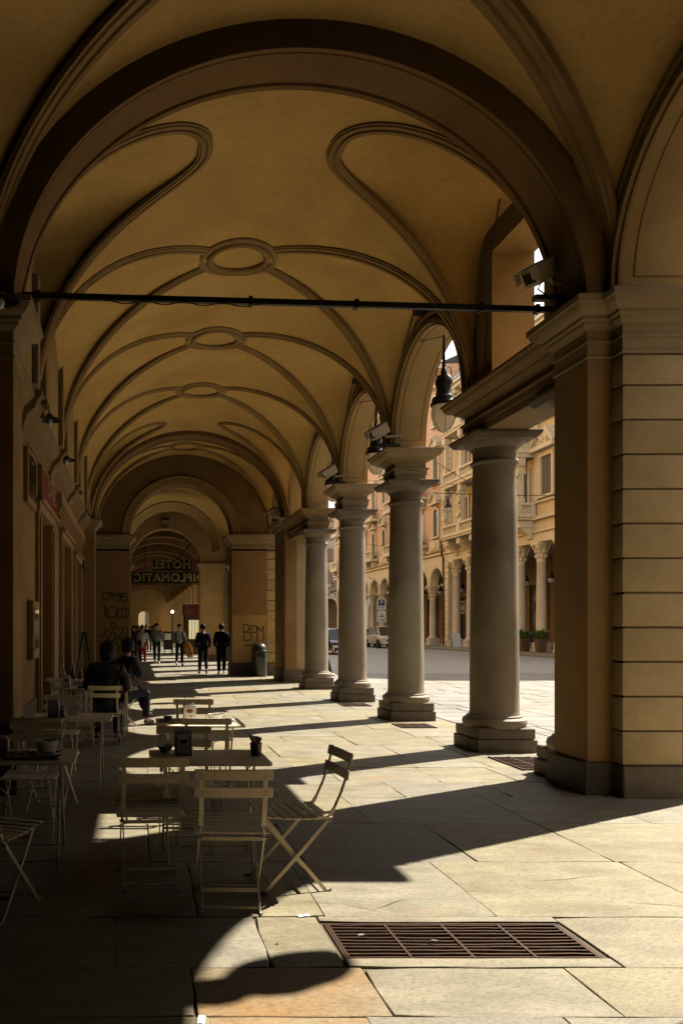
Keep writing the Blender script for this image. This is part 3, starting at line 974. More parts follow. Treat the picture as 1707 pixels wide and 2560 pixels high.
LED = [(SX, 4.20), (SX + .05, 4.20), (SX + .05, 4.27), (SX + .09, 4.29), (SX + .09, 4.36), (SX + .13, 4.38), (SX + .13, 4.42), (SX + .20, 4.47), (SX + .25, 4.53), (SX + .27, 4.56), (SX + .27, 4.63), (-2.0, 4.63), (-2.0, 4.2)]
for y0, y1 in ((8.22, 22.96), (23.7, 26.14)):
    MB().rings([[(x, yy, z) for x, z in LED] for yy in (y0, y1)], True, True).build('wall_cornice', ENTM, B, smooth=25)
for c in COLY:
    t = thing('wall_corbel', (SX, c, 4.0), '', 'corbel', 'corbels on the shop wall under the vault ribs')
    mb = MB()
    prof = [(0.30, 4.63), (0.36, 4.63), (0.36, 4.56), (0.30, 4.50), (0.27, 4.42), (0.18, 4.36), (0.12, 4.24), (0.10, 4.10), (0.05, 4.04)]
    mb.rings([[(SX, c - w, z), (SX + o, c - w, z), (SX + o, c + w, z), (SX, c + w, z)] for o, z, w in [(o, z, 0.14 + o * .45) for o, z in prof]], True, True)
    mb.build('corbel_block', ENTM, t, world=True, smooth=25)
    for s in (-1, 1):
        MB().box(SX + .34, SX + .42, c + s * .09 - .035, c + s * .09 + .035, 4.48, 4.55).build('scroll', ENTM, t, world=True, bevel=0.01)
for k, (c, l) in enumerate(zip(COLY, ('carved wall corbel above the first gooseneck lamp', 'carved wall corbel above the red shop sign', 'carved wall corbel above the middle shop door', 'carved wall corbel close to the second large arch'))):
    pass
for o, l in zip([o for o in list(COL.objects) if o.name.startswith('wall_corbel')], ('carved wall corbel high on the wall before the first hooded lamp', 'carved wall corbel above the red shop sign', 'carved wall corbel above the second shop door', 'carved wall corbel beside the second large arch')):
    o['label'] = l
# flat strips on the lunettes
for c in COLY[:4]:
    for s in (-0.45, 0.45):
        MB().box(-1.28, -1.20, c + s - .11, c + s + .11, 4.632, 6.0).build('wall_strip', TRIM, B, bevel=0.008)
# dentilled shop canopy with modillions
MB().box(SX, SX + .16, 15.2, 22.4, 3.98, 4.16).build('shop_fascia', FRAMEW, B)
for k in range(28):
    yk = 15.4 + k * 0.25
    MB().bars([(SX + .02, yk, 3.62), (SX + .10, yk, 3.68), (SX + .06, yk, 3.80), (SX + .15, yk, 3.97)], 0.10, 0.05, (0, 1, 0)).build('modillion', FRAMEW, B)

# shop doors (each a thing)
dl = ['tall dark shop door under the red sign', 'tall dark shop door in the middle of the shop wall', 'tall dark shop door next to the second large arch']
for (y0, y1, zt), l in zip(doors, dl):
    d = thing('shop_door', (SX, y0, 0), l, 'door', 'doors along the shop wall')
    for a, b in ((y0 - .16, y0 + .02), (y1 - .02, y1 + .16)):
        MB().box(SX - .3, SX + .07, a, b, 0, zt - .02).box(SX + .07, SX + .10, a + .04, b - .04, .1, zt - .1).build('jamb', FRAMEW, d, world=True, bevel=0.008)
    MB().box(SX - .3, SX + .09, y0 - .2, y1 + .2, zt - .02, zt + .16).box(SX + .09, SX + .15, y0 - .24, y1 + .24, zt + .10, zt + .155).build('lintel', FRAMEW, d, world=True, bevel=0.008)
    ym = (y0 + y1) / 2
    for a, b in ((y0, ym), (ym, y1)):
        leaf = MB().box(SX - .33, SX - .28, a + .03, b - .03, 0.02, zt - .75).build('door_leaf', WOOD, d, world=True, bevel=0.006)
        MB().box(SX - .279, SX - .262, a + .16, b - .16, 0.55, zt - .95).build('pane', GLASSD, leaf, world=True)
    MB().box(SX - .33, SX - .27, y0 + .03, y1 - .03, zt - .73, zt - .66).build('transom_bar', WOOD, d, world=True)
    MB().box(SX - .32, SX - .29, y0 + .05, y1 - .05, zt - .66, zt - .03).build('transom_pane', GLASSD, d, world=True)
    MB().tube([(SX - .25, ym - .09, .95), (SX - .22, ym - .09, 1.0), (SX - .22, ym - .09, 1.25), (SX - .25, ym - .09, 1.3)], 0.012, 6).build('handle', IRON, d, world=True)
    MB().box(-2.6, SX - .36, y0 - .2, y1 + .2, 0, zt).build('painted_dark_lobby', SIGNB, d, world=True)  # near-black solid box; the lobby's darkness is put into its colour

# display case and upper window frame on the first wall stretch
d = thing('display_case', (SX, 11.75, 1.6), 'narrow framed wall case with dark glass between pier and first shop door', 'display case')
MB().box(SX, SX + .10, 11.45, 12.1, 1.13, 1.98).build('case_frame', FRAMEW, d, world=True, bevel=0.012)
MB().box(SX + .101, SX + .106, 11.55, 12.0, 1.23, 1.88).build('pane', GLASSD, d, world=True)
d = thing('wall_board', (SX, 11.6, 3.9), 'framed board with a dark glass panel high on the wall before the red sign', 'wall board')
MB().box(SX, SX + .07, 11.1, 12.05, 3.35, 4.12).build('board_frame', FRAMEW, d, world=True, bevel=0.01)
MB().box(SX + .071, SX + .076, 11.18, 11.97, 3.43, 4.05).build('board_panel', GLASSD, d, world=True)

# red sign
d = thing('shop_sign', (SX, 13.9, 3.95), 'dark red shop sign with pale lettering above the first shop door', 'sign')
MB().box(SX, SX + .085, 12.75, 15.1, 3.63, 4.19).build('sign_frame', FRAMEW, d, world=True, bevel=0.01)
MB().box(SX + .086, SX + .092, 12.83, 15.02, 3.69, 4.13).build('sign_panel', REDS, d, world=True)
place_text('CAFFÈ', 0.40, SIGNT, d, (0.097, 0.02, -0.04), (R(90), 0, R(90)), extrude=0.004, space=1.15)

# small dark loudspeaker box on the wall
d = thing('wall_speaker', (SX, 21.6, 2.9), 'small black speaker box high on the wall by the far shop door', 'speaker')
MB().box(SX, SX + .14, 22.22, 22.52, 3.1, 3.55).build('cabinet', BLACKIRON, d, world=True, bevel=0.012)
MB().box(SX + .141, SX + .146, 22.25, 22.49, 3.13, 3.52).build('speaker_cloth', PRINTD, d, world=True)

# ------------------------------------------------------------------ far arcade beyond the cross wall
F = thing('far_arcade', (1.58, 26.9, 0), 'further arcaded building whose vaults continue beyond the round arch', 'building')
barrel(26.9, 37.7, 2.95, 2.45, parent=F)
MB().box(-2.6, -1.30, 26.9, 100, 0, ZT).build('shop_wall', ORANGE, F, world=True)
MB().box(-12, 5.46, 26.9, 101, ZT, 19.5).build('upper_storeys', STUCCO, F, world=True)
for k in range(3):
    yc = 28.85 + 3.5 * k
    arch_wall(F, 4.44, 5.10, yc, 1.75, 1.35, 4.40, ZT, world=True, outer_mould=(k > 0), panel=False, n=24)
for k in range(4):
    yk = 27.1 + 3.5 * k
    if k == 0: continue
    p = thing('arcade_pier', (4.5, yk, 0), ('square arcade pier just beyond the round arch', 'square arcade pier past the round arch, between two bright openings', 'square arcade pier at the keystone arch')[k - 1], 'pier', 'square piers of the further arcade')
    MB().box(4.40, 5.10, yk - .40, yk + .40, 0.3, 4.2).build('shaft', RUSTIC, p, world=True, bevel=0.01)
    MB().box(4.36, 5.14, yk - .44, yk + .44, 0, 0.3).build('base_stone', PLINTH, p, world=True)
    MB().sq([(0, 4.2), (.03, 4.22), (.08, 4.3), (.10, 4.33), (.10, 4.4), (0, 4.401)], 4.40, 5.10, yk - .40, yk + .40).build('cornice', CORNICE, p, world=True)

# second cross wall with keystone arch
kw = thing('keystone_wall', (1.52, 37.6, 0), 'second wall across the walkway with a keystone arch before the hotel sign', 'wall')
KY0, KY1, KR, KX = 37.6, 38.35, 1.62, 1.45
mb = MB()
ring = [(KX + KR * math.cos(PI * k / 40), 4.62 + KR * math.sin(PI * k / 40)) for k in range(41)]
for yy in (KY0, KY1):
    low = [(x, yy, z) for x, z in ring]
    top = [(5.0 - 7.0 * k / 40, yy, 7.7) for k in range(41)]
    mb.grid([low, top])
    mb.poly([(5.0, yy, 4.62), (5.0, yy, 7.7), low[0]])
    mb.poly([(-2.0, yy, 4.62), (-2.0, yy, 7.7), low[-1]])
mb.grid([[(x, KY0, z) for x, z in ring], [(x, KY1, z) for x, z in ring]])
mb.build('arch_wall', STUCCO, kw, world=True, smooth=30, fix=False)
rg = [[(KX + (KR + u) * math.cos(PI * k / 40), KY0 - d, 4.62 + (KR + u) * math.sin(PI * k / 40)) for u, d in [(a, b * 1.3) for a, b in prof]] for k in range(41)]
MB().rings(rg, True, True).build('archivolt', STUCCO, kw, world=True, smooth=30)
MB().rings([[(KX - w, KY0, z), (KX - w, KY0 - d, z), (KX + w, KY0 - d, z), (KX + w, KY0, z)] for w, d, z in ((.11, .10, 6.16), (.13, .2, 6.25), (.15, .12, 6.45), (.17, .22, 6.6), (.19, .14, 6.68))], True, True).build('keystone', CORNICE, kw, world=True)
MB().box(-2.0, -0.17, KY0, KY1, 0.3, 4.3).build('shop_side_pier', ORANGE, kw, world=True)
MB().box(3.07, 4.20, KY0, KY1, 0.3, 4.3).build('street_side_pier', STUCCO, kw, world=True)
MB().box(3.04, 4.24, KY0 - .04, KY1, -0.02, 0.3).build('base_stone', PLINTH, kw, world=True)
zz = 0.3
for k in range(11):
    MB().box(4.22, 4.80, KY0 + .03, KY1, zz + .008, zz + .352).build('stone_course', RUSTIC, kw, world=True, bevel=0.012)
    zz += 0.36
for x0, x1 in ((-2.0, -.17), (3.07, 4.20)):
    MB().sq([(0, 4.3), (.03, 4.32), (.10, 4.42), (.14, 4.5), (.14, 4.6), (0, 4.62)], x0, x1, KY0, KY1).build('cornice', CORNICE, kw, world=True)

# long barrel with transverse arches; darker plaster stands in for the deep shade
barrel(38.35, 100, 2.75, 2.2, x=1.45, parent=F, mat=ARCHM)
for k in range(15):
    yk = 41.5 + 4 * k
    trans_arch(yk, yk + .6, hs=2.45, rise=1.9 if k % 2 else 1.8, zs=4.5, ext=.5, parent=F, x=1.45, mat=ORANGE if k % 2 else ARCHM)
    MB().box(-1.35, -0.98, yk, yk + .6, 0, 4.5).build('wall_pilaster', ORANGE, F, world=True)
    MB().box(3.9, 4.9, yk - .1, yk + .7, 0, 4.5).sq([(0, 4.2), (.1, 4.35), (.1, 4.5), (0, 4.501)], 3.9, 4.9, yk - .1, yk + .7).build('arcade_pier', STUCCO, F, world=True)
    arch_wall(F, 4.25, 4.9, yk - 1.7, 2.0, 1.5, 4.5, ZT, world=True, outer_mould=False, panel=False, n=16)
MB().rings([[(x, yy, z) for x, z in [(-2, 0), (-2, ZT), (5.4, ZT), (5.4, 0), (1.75, 0)] + [(1.1 + .65 * math.cos(PI * q / 12), 2.9 + .65 * math.sin(PI * q / 12)) for q in range(13)] + [(.45, 0)]] for yy in (100, 100.8)], True, True).build('end_wall', STUCCO, F, world=True)

# hotel sign seen from behind
h = thing('hotel_sign', (1.6, 40.0, 4.35), 'hanging hotel sign with neon letters read from behind, reading HOTEL DIPLOMATIC', 'sign')
MB().box(-.2, 3.5, 40.06, 40.10, 3.78, 4.36).box(.9, 2.85, 40.06, 40.10, 4.44, 4.99).build('backing_shade_board', SIGNB, h, world=True)  # dark panel behind HOTEL stands in for the shaded arch beyond
MB().box(-.24, 3.54, 40.0, 40.16, 3.70, 3.74).box(-.24, 3.54, 40.0, 40.16, 4.38, 4.42).box(.7, 3.0, 40.0, 40.16, 5.02, 5.05).build('sign_frame', IRON, h, world=True)
for xx in (.5, 3.2): MB().tube([(xx, 40.08, 4.4), (xx, 40.08, 6.2)], .015, 6).build('hanging_rod', IRON, h, world=True)
for body, sz, xx, z in (('DIPLOMATIC', .56, 1.72, 4.06), ('HOTEL', .56, 1.85, 4.72)):
    place_text(body, sz, NEON, h, (xx - 1.6, -0.02, z - 4.35), (R(90), 0, R(180)), outline=0.011, space=1.12)
    place_text(body, sz, NEON, h, (xx - 1.6, -0.035, z - 4.35), (R(90), 0, R(180)), outline=0.016, space=1.12)
t = thing('banner_pole', (2.3, 38.6, 5.4), 'dark slanting pole fixed above the hotel sign', 'pole')
MB().tube([(2.15, 39.4, 4.95), (3.0, 38.6, 6.0)], 0.05, 8).build('shaft', BLACKIRON, t, world=True)
MB().ball((2.15, 39.4, 4.95), .07, .07, .07).build('finial', BLACKIRON, t, world=True)

# lit lamp, red brown kiosk panel and shop window further on
t = thing('post_lamp', (2.15, 45.5, 0), 'thin post with one small lit globe among the distant walkers', 'street lamp')
MB().tube([(2.15, 45.5, 0), (2.15, 45.5, 2.35)], 0.035, 8).build('post', BLACKIRON, t, world=True)
MB().ball((2.15, 45.5, 2.47), .075, .075, .075).build('globe', LIT, t, world=True)
t = thing('kiosk', (3.5, 47, 0), 'small dark kiosk with red brown fascia and glowing window beside the far piers', 'kiosk')
MB().box(2.95, 3.95, 46.5, 48.5, 0, 2.3).build('cabin', WOOD, t, world=True, bevel=0.02)
MB().box(2.9, 4.0, 46.42, 48.5, 2.3, 2.95).build('fascia', AWN, t, world=True, bevel=0.02)
MB().box(3.15, 3.8, 46.46, 46.49, 0.9, 2.0).build('pane', LITWIN, t, world=True)
for a in (3.31, 3.47, 3.63): MB().box(a, a + .025, 46.44, 46.459, .9, 2.0).build('glazing_bar', WOOD, t, world=True)
t = thing('menu_stand', (1.9, 43.5, 0), 'dark menu stand with white cards on the walkway behind the walkers', 'menu stand')
MB().box(1.55, 2.05, 43.5, 43.55, .35, 1.35).box(1.6, 1.64, 43.5, 43.55, 0, .35).box(1.96, 2.0, 43.5, 43.55, 0, .35).build('board', BLACKIRON, t, world=True)
MB().box(1.62, 1.98, 43.48, 43.495, .9, 1.25).build('card', PAPER, t, world=True)
# far building that closes the walkway's view
t = thing('end_building', (2, 140, 0), 'pale building at the very end of the long walkway', 'building')
MB().box(-30, 30, 140, 146, 0, 16).build('wall', CREAMF, t, world=True)
for i in range(12):
    for j in range(3):
        MB().box(-27 + i * 4.8, -25.4 + i * 4.8, 139.9, 139.99, 2 + j * 4.4, 4.6 + j * 4.4).build('window', SHUT, t, world=True)

# ------------------------------------------------------------------ ironwork and lamps of the arcade
t = thing('tie_rod', (1.6, 8.2, 4.95), 'dark iron tie rod stretched across the walkway under the big arch', 'tie rod')
MB().bars([(-1.14, 8.05, 4.95), (4.40, 8.42, 4.95)], 0.045, 0.058, (0, 1, 0)).build('rod', BLACKIRON, t, world=True)
for s in (0.03, 0.42, 0.62, 0.86, 0.97):
    MB().box(-1.14 + 5.54 * s - .02, -1.14 + 5.54 * s + .02, 8.05 + .37 * s - .04, 8.05 + .37 * s + .04, 4.905, 4.995).build('clamp', BLACKIRON, t, world=True)
cab = [( -0.3 + 1.6 * k / 20, 8.06 + .1 * k / 20, 4.905 - .03 * math.sin(PI * k / 5) ** 2) for k in range(21)]
MB().tube(cab, 0.007, 5).build('cable', WIREM, t, world=True)


def arcade_lantern(x, y, ztop, label):
    """iron hood with ring, rod and opal drop globe; globe bottom at z 4.58"""
    t = thing('hanging_lantern', (x, y, 4.58), label, 'lantern', 'lanterns hanging in the street side arches')
    MB().tube([(0, 0, 0.95), (0, 0, ztop - 4.58)], [0.03, 0.014], 8).build('rod', BLACKIRON, t)
    MB().lathe([(0.02, 1.00), (0.035, 0.98), (0.045, 0.90), (0.05, 0.87), (0.095, 0.86), (0.125, 0.80), (0.13, 0.74), (0.112, 0.71), (0.108, 0.66), (0.118, 0.57), (0.13, 0.545), (0.165, 0.53), (0.175, 0.50), (0.18, 0.46), (0.195, 0.445), (0.195, 0.405), (0.17, 0.40)], 24).build('hood', BLACKIRON, t, smooth=40)
    for s in (-1, 1):
        MB().tube([(s * .05, 0, .98), (s * .10, 0, 1.0), (s * .115, 0, .9), (s * .10, 0, .82)], 0.008, 6).build('bracket', BLACKIRON, t)
    MB().lathe([(0.168, 0.40), (0.185, 0.34), (0.188, 0.28), (0.175, 0.20), (0.14, 0.11), (0.09, 0.045), (0.04, 0.01), (0.0, 0.0)], 28, cap=False).build('globe', GLOBE, t, smooth=60)
    for k in range(6):
        an = 2 * PI * k / 6 + .3
        MB().tube([(1.015 * r * math.cos(an), 1.015 * r * math.sin(an), z) for r, z in ((0.17, .40), (0.187, .34), (0.19, .28), (0.177, .20), (0.142, .11), (0.09, .042), (0.03, .004))], 0.0045, 5).build('cage_wire', BLACKIRON, t)
    return t


arcade_lantern(4.83, 6.07, 6.20, 'hanging lantern out of frame above the drain grate, casting its shadow on the slabs')
arcade_lantern(COLX, 12.19, 6.07, 'largest iron lantern with opal globe hanging in the arch before the blank sky')
arcade_lantern(COLX, 15.61, 6.07, 'iron lantern half hidden behind the entablature of the second column')
arcade_lantern(COLX, 19.03, 6.07, 'small iron lantern peeping out behind the entablature of the third column')


def gooseneck(y, label):
    t = thing('gooseneck_lamp', (SX, y, 4.6), label, 'wall lamp', 'hooded lamps along the shop wall')
    MB().lathe([(0.0, 0), (0.07, 0.0), (0.06, 0.03), (0.02, 0.04)], 14).xform(Matrix.Rotation(R(90), 4, 'Y')).build('wall_plate', BLACKIRON, t)
    MB().tube([(0.03, 0, 0), (0.12, 0, 0.0), (0.17, 0, 0.04), (0.21, 0, 0.10), (0.27, 0, 0.13), (0.32, 0, 0.11), (0.345, 0, 0.05), (0.35, 0, -0.02)], 0.012, 8).build('arm', BLACKIRON, t)
    MB().lathe([(0.02, 0.0), (0.045, -0.015), (0.05, -0.045), (0.09, -0.06), (0.175, -0.085), (0.178, -0.095), (0.09, -0.07), (0.03, -0.05)], 24, c=(0.35, 0, 0)).build('shade', BLACKIRON, t, smooth=40)
    MB().ball((0.35, 0, -0.125), .045, .045, .055).build('bulb', BULB, t)


gooseneck(7.08, 'hooded wall lamp with bare bulb in front of the dark cafe pier')
gooseneck(11.2, 'hooded wall lamp on a curved arm before the red sign')
gooseneck(13.9, 'hooded wall lamp on a curved arm above the red sign')


def floodlight(x, y, z, s, label, yaw=R(200), pitch=R(-35)):
    t = thing('security_camera', (x, y, z), label, 'security camera', 'box cameras standing on the cornices')
    rot = Matrix.Rotation(R(-38), 4, 'Y')
    # housing points down towards the walkway (-X)
    m = Matrix.Rotation(R(28), 4, 'Z') @ Matrix.Rotation(R(-30), 4, 'Y')
    MB().obox(m @ Matrix.Translation((0.03 * s, 0, -.01 * s)), .36 * s, .16 * s, .18 * s).build('housing', CAMBODY, t, bevel=0.008)
    MB().obox(m @ Matrix.Translation((-0.02 * s, 0, .088 * s)), .44 * s, .19 * s, .012 * s).obox(m @ Matrix.Translation((-0.20 * s, .09 * s, .03 * s)), .09 * s, .01 * s, .11 * s).obox(m @ Matrix.Translation((-0.20 * s, -.09 * s, .03 * s)), .09 * s, .01 * s, .11 * s).build('hood', CAMBODY, t)
    MB().obox(m @ Matrix.Translation((-0.155 * s, 0, -.01 * s)), .012 * s, .11 * s, .10 * s).build('lens_window', GLASSD, t)
    MB().tube([(.10 * s, 0, -.02 * s), (.16 * s, .02, -.09 * s), (.42 * s, .05, -.06 * s)], .022 * s, 8).build('bracket', CAMBODY, t)
    MB().box(-.02 * s, .4 * s, .0, .08 * s, -.26 * s, -.21 * s).box(.3 * s, .36 * s, .02, .08 * s, -.36 * s, -.21 * s).build('mounting_bar', BLACKIRON, t)
    MB().tube([(.05 * s, 0, -.06 * s), (.0, .0, -.16 * s), (.12 * s, .02, -.23 * s)], .008 * s, 6).build('cable', WIREM, t)


floodlight(4.05, 8.02, 5.16, 1.0, 'large beige box camera on the cornice of the rusticated pier')
floodlight(4.13, 13.55, 4.92, 0.95, 'beige box camera on the entablature of the second column')
floodlight(4.12, 17.0, 4.90, 0.95, 'beige box camera on the entablature of the third column')
floodlight(4.06, 23.6, 5.0, 1.0, 'beige box camera on the far pier under the second large arch')

for y0, l in zip(COLY[:2], ('small junction box with loose cables on top of the first street arch', 'small junction box with loose cables on top of the second street arch')):
    yc = y0 + 1.71
    t = thing('junction_box', (4.38, yc, 6.42), l, 'junction box', 'boxes on the crowns of the street arches')
    MB().box(-.12, .03, -.20, .06, -.04, .06).build('box', BLACKIRON, t, bevel=0.01)
    MB().tube([(-.05, 0, 0), (-.06, .2, .02), (-.03, .5, -.12), (-.02, .8, -.32)], .009, 6).tube([(-.05, 0, -.03), (-.02, .35, -.2), (.1, .3, -.34), (.33, .05, -.36)], .007, 6).build('cable', WIREM, t)
t = thing('wall_cable', (4.4, 9.9, 5.5), 'thin black cable hanging down the wall beside the first column', 'cable')
MB().tube([(4.30, 9.4, 6.65), (4.36, 9.75, 6.2), (4.40, 9.98, 5.6), (4.41, 10.05, 4.9), (4.38, 10.1, 4.66)], .009, 6).build('strand', WIREM, t, world=True)
t = thing('shop_cable', (-1.25, 10.0, 5.2), 'thin black cable hanging in a loop beside the cafe pier cornice', 'cable')
MB().tube([(-1.2, 9.0, 5.0), (-1.15, 9.3, 4.75), (-1.22, 9.8, 4.66), (-1.24, 10.3, 4.66)], .009, 6).build('strand', WIREM, t, world=True)

# ------------------------------------------------------------------ drains
t = thing('drain_grate', (GX0, GY0, 0), 'large rusty drain grate set in the sunlit slabs', 'drain grate', rz=0)
L_, W_ = GX1 - GX0, GY1 - GY0
for k in range(11):
    yk = 0.012 + (W_ - 0.024) * k / 10
    pts = [(0.008 + (L_ - .016) * i / 12, yk, -0.016 + rnd.uniform(-.0016, .0016) - (.004 if k in (4, 5, 6) else 0) * math.sin(PI * i / 12)) for i in range(13)]
    MB().bars(pts, 0.011, 0.024, (0, 1, 0)).build('bar', IRON, t)
for k in range(5):
    xk = 0.008 + (L_ - .016) * k / 4
    MB().box(xk - .007, xk + .007, 0, W_, -.024, -.002).build('cross_bar', IRON, t)
MB().box(-.012, 0, -.012, W_ + .012, -.04, -.004).box(L_, L_ + .012, -.012, W_ + .012, -.04, -.004).box(0, L_, -.012, 0, -.04, -.004).box(0, L_, W_, W_ + .012, -.04, -.004).build('frame', IRON, t)
MB().box(-.005, L_ + .005, -.005, W_ + .005, -.259, -.25).build('pit_floor', SIGNB, t)  # near-black floor, the pit's shade put into the colour
for k in range(13):                              # broken pieces lying in the pit
    px, py = (rnd.uniform(.72, 1.18), rnd.uniform(.07, .37))
    m = Matrix.Translation((px, py, -.034)) @ Matrix.Rotation(rnd.uniform(-.25, .25), 4, 'Z')
    MB().obox(m, rnd.uniform(.10, .24), rnd.uniform(.025, .05), .012).build('stone_shard', SLAB, t)


def small_grate(x0, x1, y0, y1, label, n=9):
    t = thing('floor_grate', (x0, y0, 0), label, 'floor grate', 'small floor grates beside the column plinths')
    L, W = x1 - x0, y1 - y0
    MB().box(0, L, 0, W, -.003, .004).build('plate', SIGNB, t)  # near-black sheet whose colour stands in for the shaded hollow below
    for k in range(n):
        yk = W * (k + .5) / n
        MB().box(0, L, yk - .012, yk + .012, .004, .016).build('bar', IRON, t)
    for xk in (0.0, L * .33, L * .66, L): MB().box(xk - .01, xk + .01, 0, W, .004, .018).build('cross_bar', IRON, t)


small_grate(4.32, 5.05, 8.86, 9.75, 'small floor grate between the rusticated pier and first column')
small_grate(4.22, 4.75, 12.55, 13.1, 'small floor grate in front of the second column')
small_grate(4.22, 4.75, 16.0, 16.6, 'small floor grate in front of the third column')

# scraps on the ground
for x, y, r, l, m in ((0.93, 4.40, .3, 'white torn paper scrap beside the drain grate', PAPER), (0.27, 3.235, 1.4, 'white paper strip lying at the joint of the rust coloured slab', PAPER), (-0.05, 4.95, .4, 'crumpled pale scrap under the chairs', PAPER), (0.72, 4.02, .9, 'tiny yellowish crumb on the sunlit slab', BROWNP)):
    t = thing('paper_scrap', (x, y, 0), l, 'litter')
    mm = Matrix.Rotation(r, 4, 'Z')
    s = .035 if m is PAPER else .012
    MB().grid([[tuple(mm @ Vector((s * (i - 1), s * .45 * (j - 1), .005 + .004 * ((i + j) % 2)))) for j in range(3)] for i in range(3)]).build('sheet', m, t)
for x, y, r, l in ((1.17, 4.12, .2, 'cigarette end near the corner of the drain grate'), (1.52, 4.04, -.3, 'cigarette end in the middle of the drain grate')):
    t = thing('cigarette_end', (x, y, 0.004), l, 'litter', rz=r)
    MB().tube([(-.018, 0, .004), (.012, 0, .004)], .004, 6).build('paper', PAPER, t)
    MB().tube([(.012, 0, .004), (.024, 0, .004)], .0042, 6).build('filter', BROWNP, t)

# ------------------------------------------------------------------ street furniture of the walkway
t = thing('litter_bin', (4.02, 25.75, 0), 'dark green domed litter bin in front of the BPM graffiti', 'litter bin')
MB().lathe([(.235, 0), (.25, .03), (.25, .78), (.262, .80), (.262, .84), (.25, .85)], 28).build('drum', BINM, t, smooth=40)
MB().lathe([(.25, .85), (.245, .90), (.215, .98), (.16, 1.04), (.08, 1.075), (.0, 1.085)], 28, cap=False).build('dome', BINM, t, smooth=50)
MB().bars([(-.05, -.235, .86), (-.04, -.22, .97), (-.02, -.12, 1.07), (0, 0, 1.095)], .02, .012, (1, 0, 0)).build('seam_strip', BINM, t)
MB().box(-.13, .13, -.262, -.235, .62, .74).build('slot', PRINTD, t)
MB().tube([(.25, 0, .80), (.275, -.02, .80), (.275, -.02, .72)], .018, 8).build('hinge', STEEL, t)


def strokes(t, lines, w, mat, name='stroke', y=-0.004):
    for ln in lines:
        pts = []
        P = [Vector((a, 0, b)) for a, b in ln]
        for i in range(len(P) - 1):
            p0, p1, p2, p3 = P[max(i - 1, 0)], P[i], P[i + 1], P[min(i + 2, len(P) - 1)]
            for k in range(6):
                s = k / 6
                pts.append(0.5 * ((2 * p1) + (-p0 + p2) * s + (2 * p0 - 5 * p1 + 4 * p2 - p3) * s * s + (-p0 + 3 * p1 - 3 * p2 + p3) * s ** 3))
        pts.append(P[-1])
        mb = MB()
        row0, row1 = [], []
        for i, q in enumerate(pts):
            d = (pts[min(i + 1, len(pts) - 1)] - pts[max(i - 1, 0)])
            if d.length < 1e-6: d = Vector((1, 0, 0))
            d.normalize()
            n = Vector((-d.z, 0, d.x)) * w / 2
            row0.append((q.x + n.x, y, q.z + n.z))
            row1.append((q.x - n.x, y, q.z - n.z))
        mb.grid([row0, row1])
        mb.build(name, mat, t, smooth=0, fix=False)


t = thing('graffiti_tag', (3.55, 26.14, 1.02), 'green graffiti letters BPM underlined by an arrow on the pier above the bin', 'graffiti')
strokes(t, [[(0, .62), (0.015, .3), (.01, .12)], [(-.01, .64), (.12, .66), (.19, .57), (.16, .45), (.02, .40)], [(.02, .40), (.18, .40), (.27, .28), (.22, .16), (.02, .13)],
            [(.25, .62), (.26, .48), (.25, .38)], [(.25, .62), (.38, .60), (.47, .52), (.42, .42), (.27, .39)], [(.32, .51), (.36, .51)],
            [(.46, .60), (.45, .36), (.47, .10)], [(.46, .60), (.53, .50), (.59, .43)], [(.59, .43), (.65, .60)], [(.65, .60), (.67, .35), (.68, .08)]], .035, GRAF)
strokes(t, [[(.03, -.02), (.25, -.01), (.45, -.01)], [(.36, .03), (.5, -.03), (.58, -.09)]], .04, GRAF, 'underline')
t = thing('graffiti_scrawl', (-1.1, 26.14, 0), 'dense dark green graffiti scrawl covering the shop side pier of the cross wall', 'graffiti')
strokes(t, [[(.05, 2.72), (.04, 2.50), (.25, 2.50)], [(.05, 2.72), (.30, 2.70)], [(.30, 2.56), (.36, 2.78), (.40, 2.56)], [(.34, 2.64), (.5, 2.64)], [(.48, 2.54), (.50, 2.72), (.56, 2.60), (.62, 2.76), (.62, 2.52)], [(.72, 2.72), (.58, 2.42)], [(.86, 2.70), (.70, 2.66), (.74, 2.60), (.86, 2.56), (.80, 2.44), (.68, 2.48)],
            [(.0, 2.30), (.10, 2.34), (.12, 2.05), (.06, 1.9)], [(.16, 2.24), (.20, 1.85)], [(.24, 2.24), (.44, 2.25)], [(.26, 2.22), (.22, 1.92), (.42, 1.94)], [(.52, 2.26), (.48, 1.98), (.44, 1.85)], [(.52, 2.05), (.66, 2.22)], [(.5, 2.02), (.62, 1.85)], [(.68, 2.22), (.92, 2.22)], [(.70, 2.2), (.68, 1.92), (.9, 1.92)], [(.80, 2.2), (.78, 1.95)], [(.90, 2.22), (.88, 1.9)],
            [(.30, 1.66), (.40, 1.74), (.46, 1.64), (.38, 1.56), (.30, 1.64)], [(.02, 1.52), (.16, 1.54), (.10, 1.36), (.0, 1.28)], [(.2, 1.5), (.34, 1.36), (.18, 1.24), (.3, 1.14)], [(.34, 1.52), (.5, 1.3), (.42, 1.16)], [(.52, 1.53), (.74, 1.56), (.56, 1.22)], [(.56, 1.22), (.84, 1.26), (.86, 1.56)], [(.62, 1.2), (.74, .98), (.9, 1.0), (.86, 1.14)], [(.0, 1.02), (.2, 1.12), (.45, 1.10), (.6, .92)], [(.12, .86), (.34, .82), (.6, .84)]], .042, GRAF)

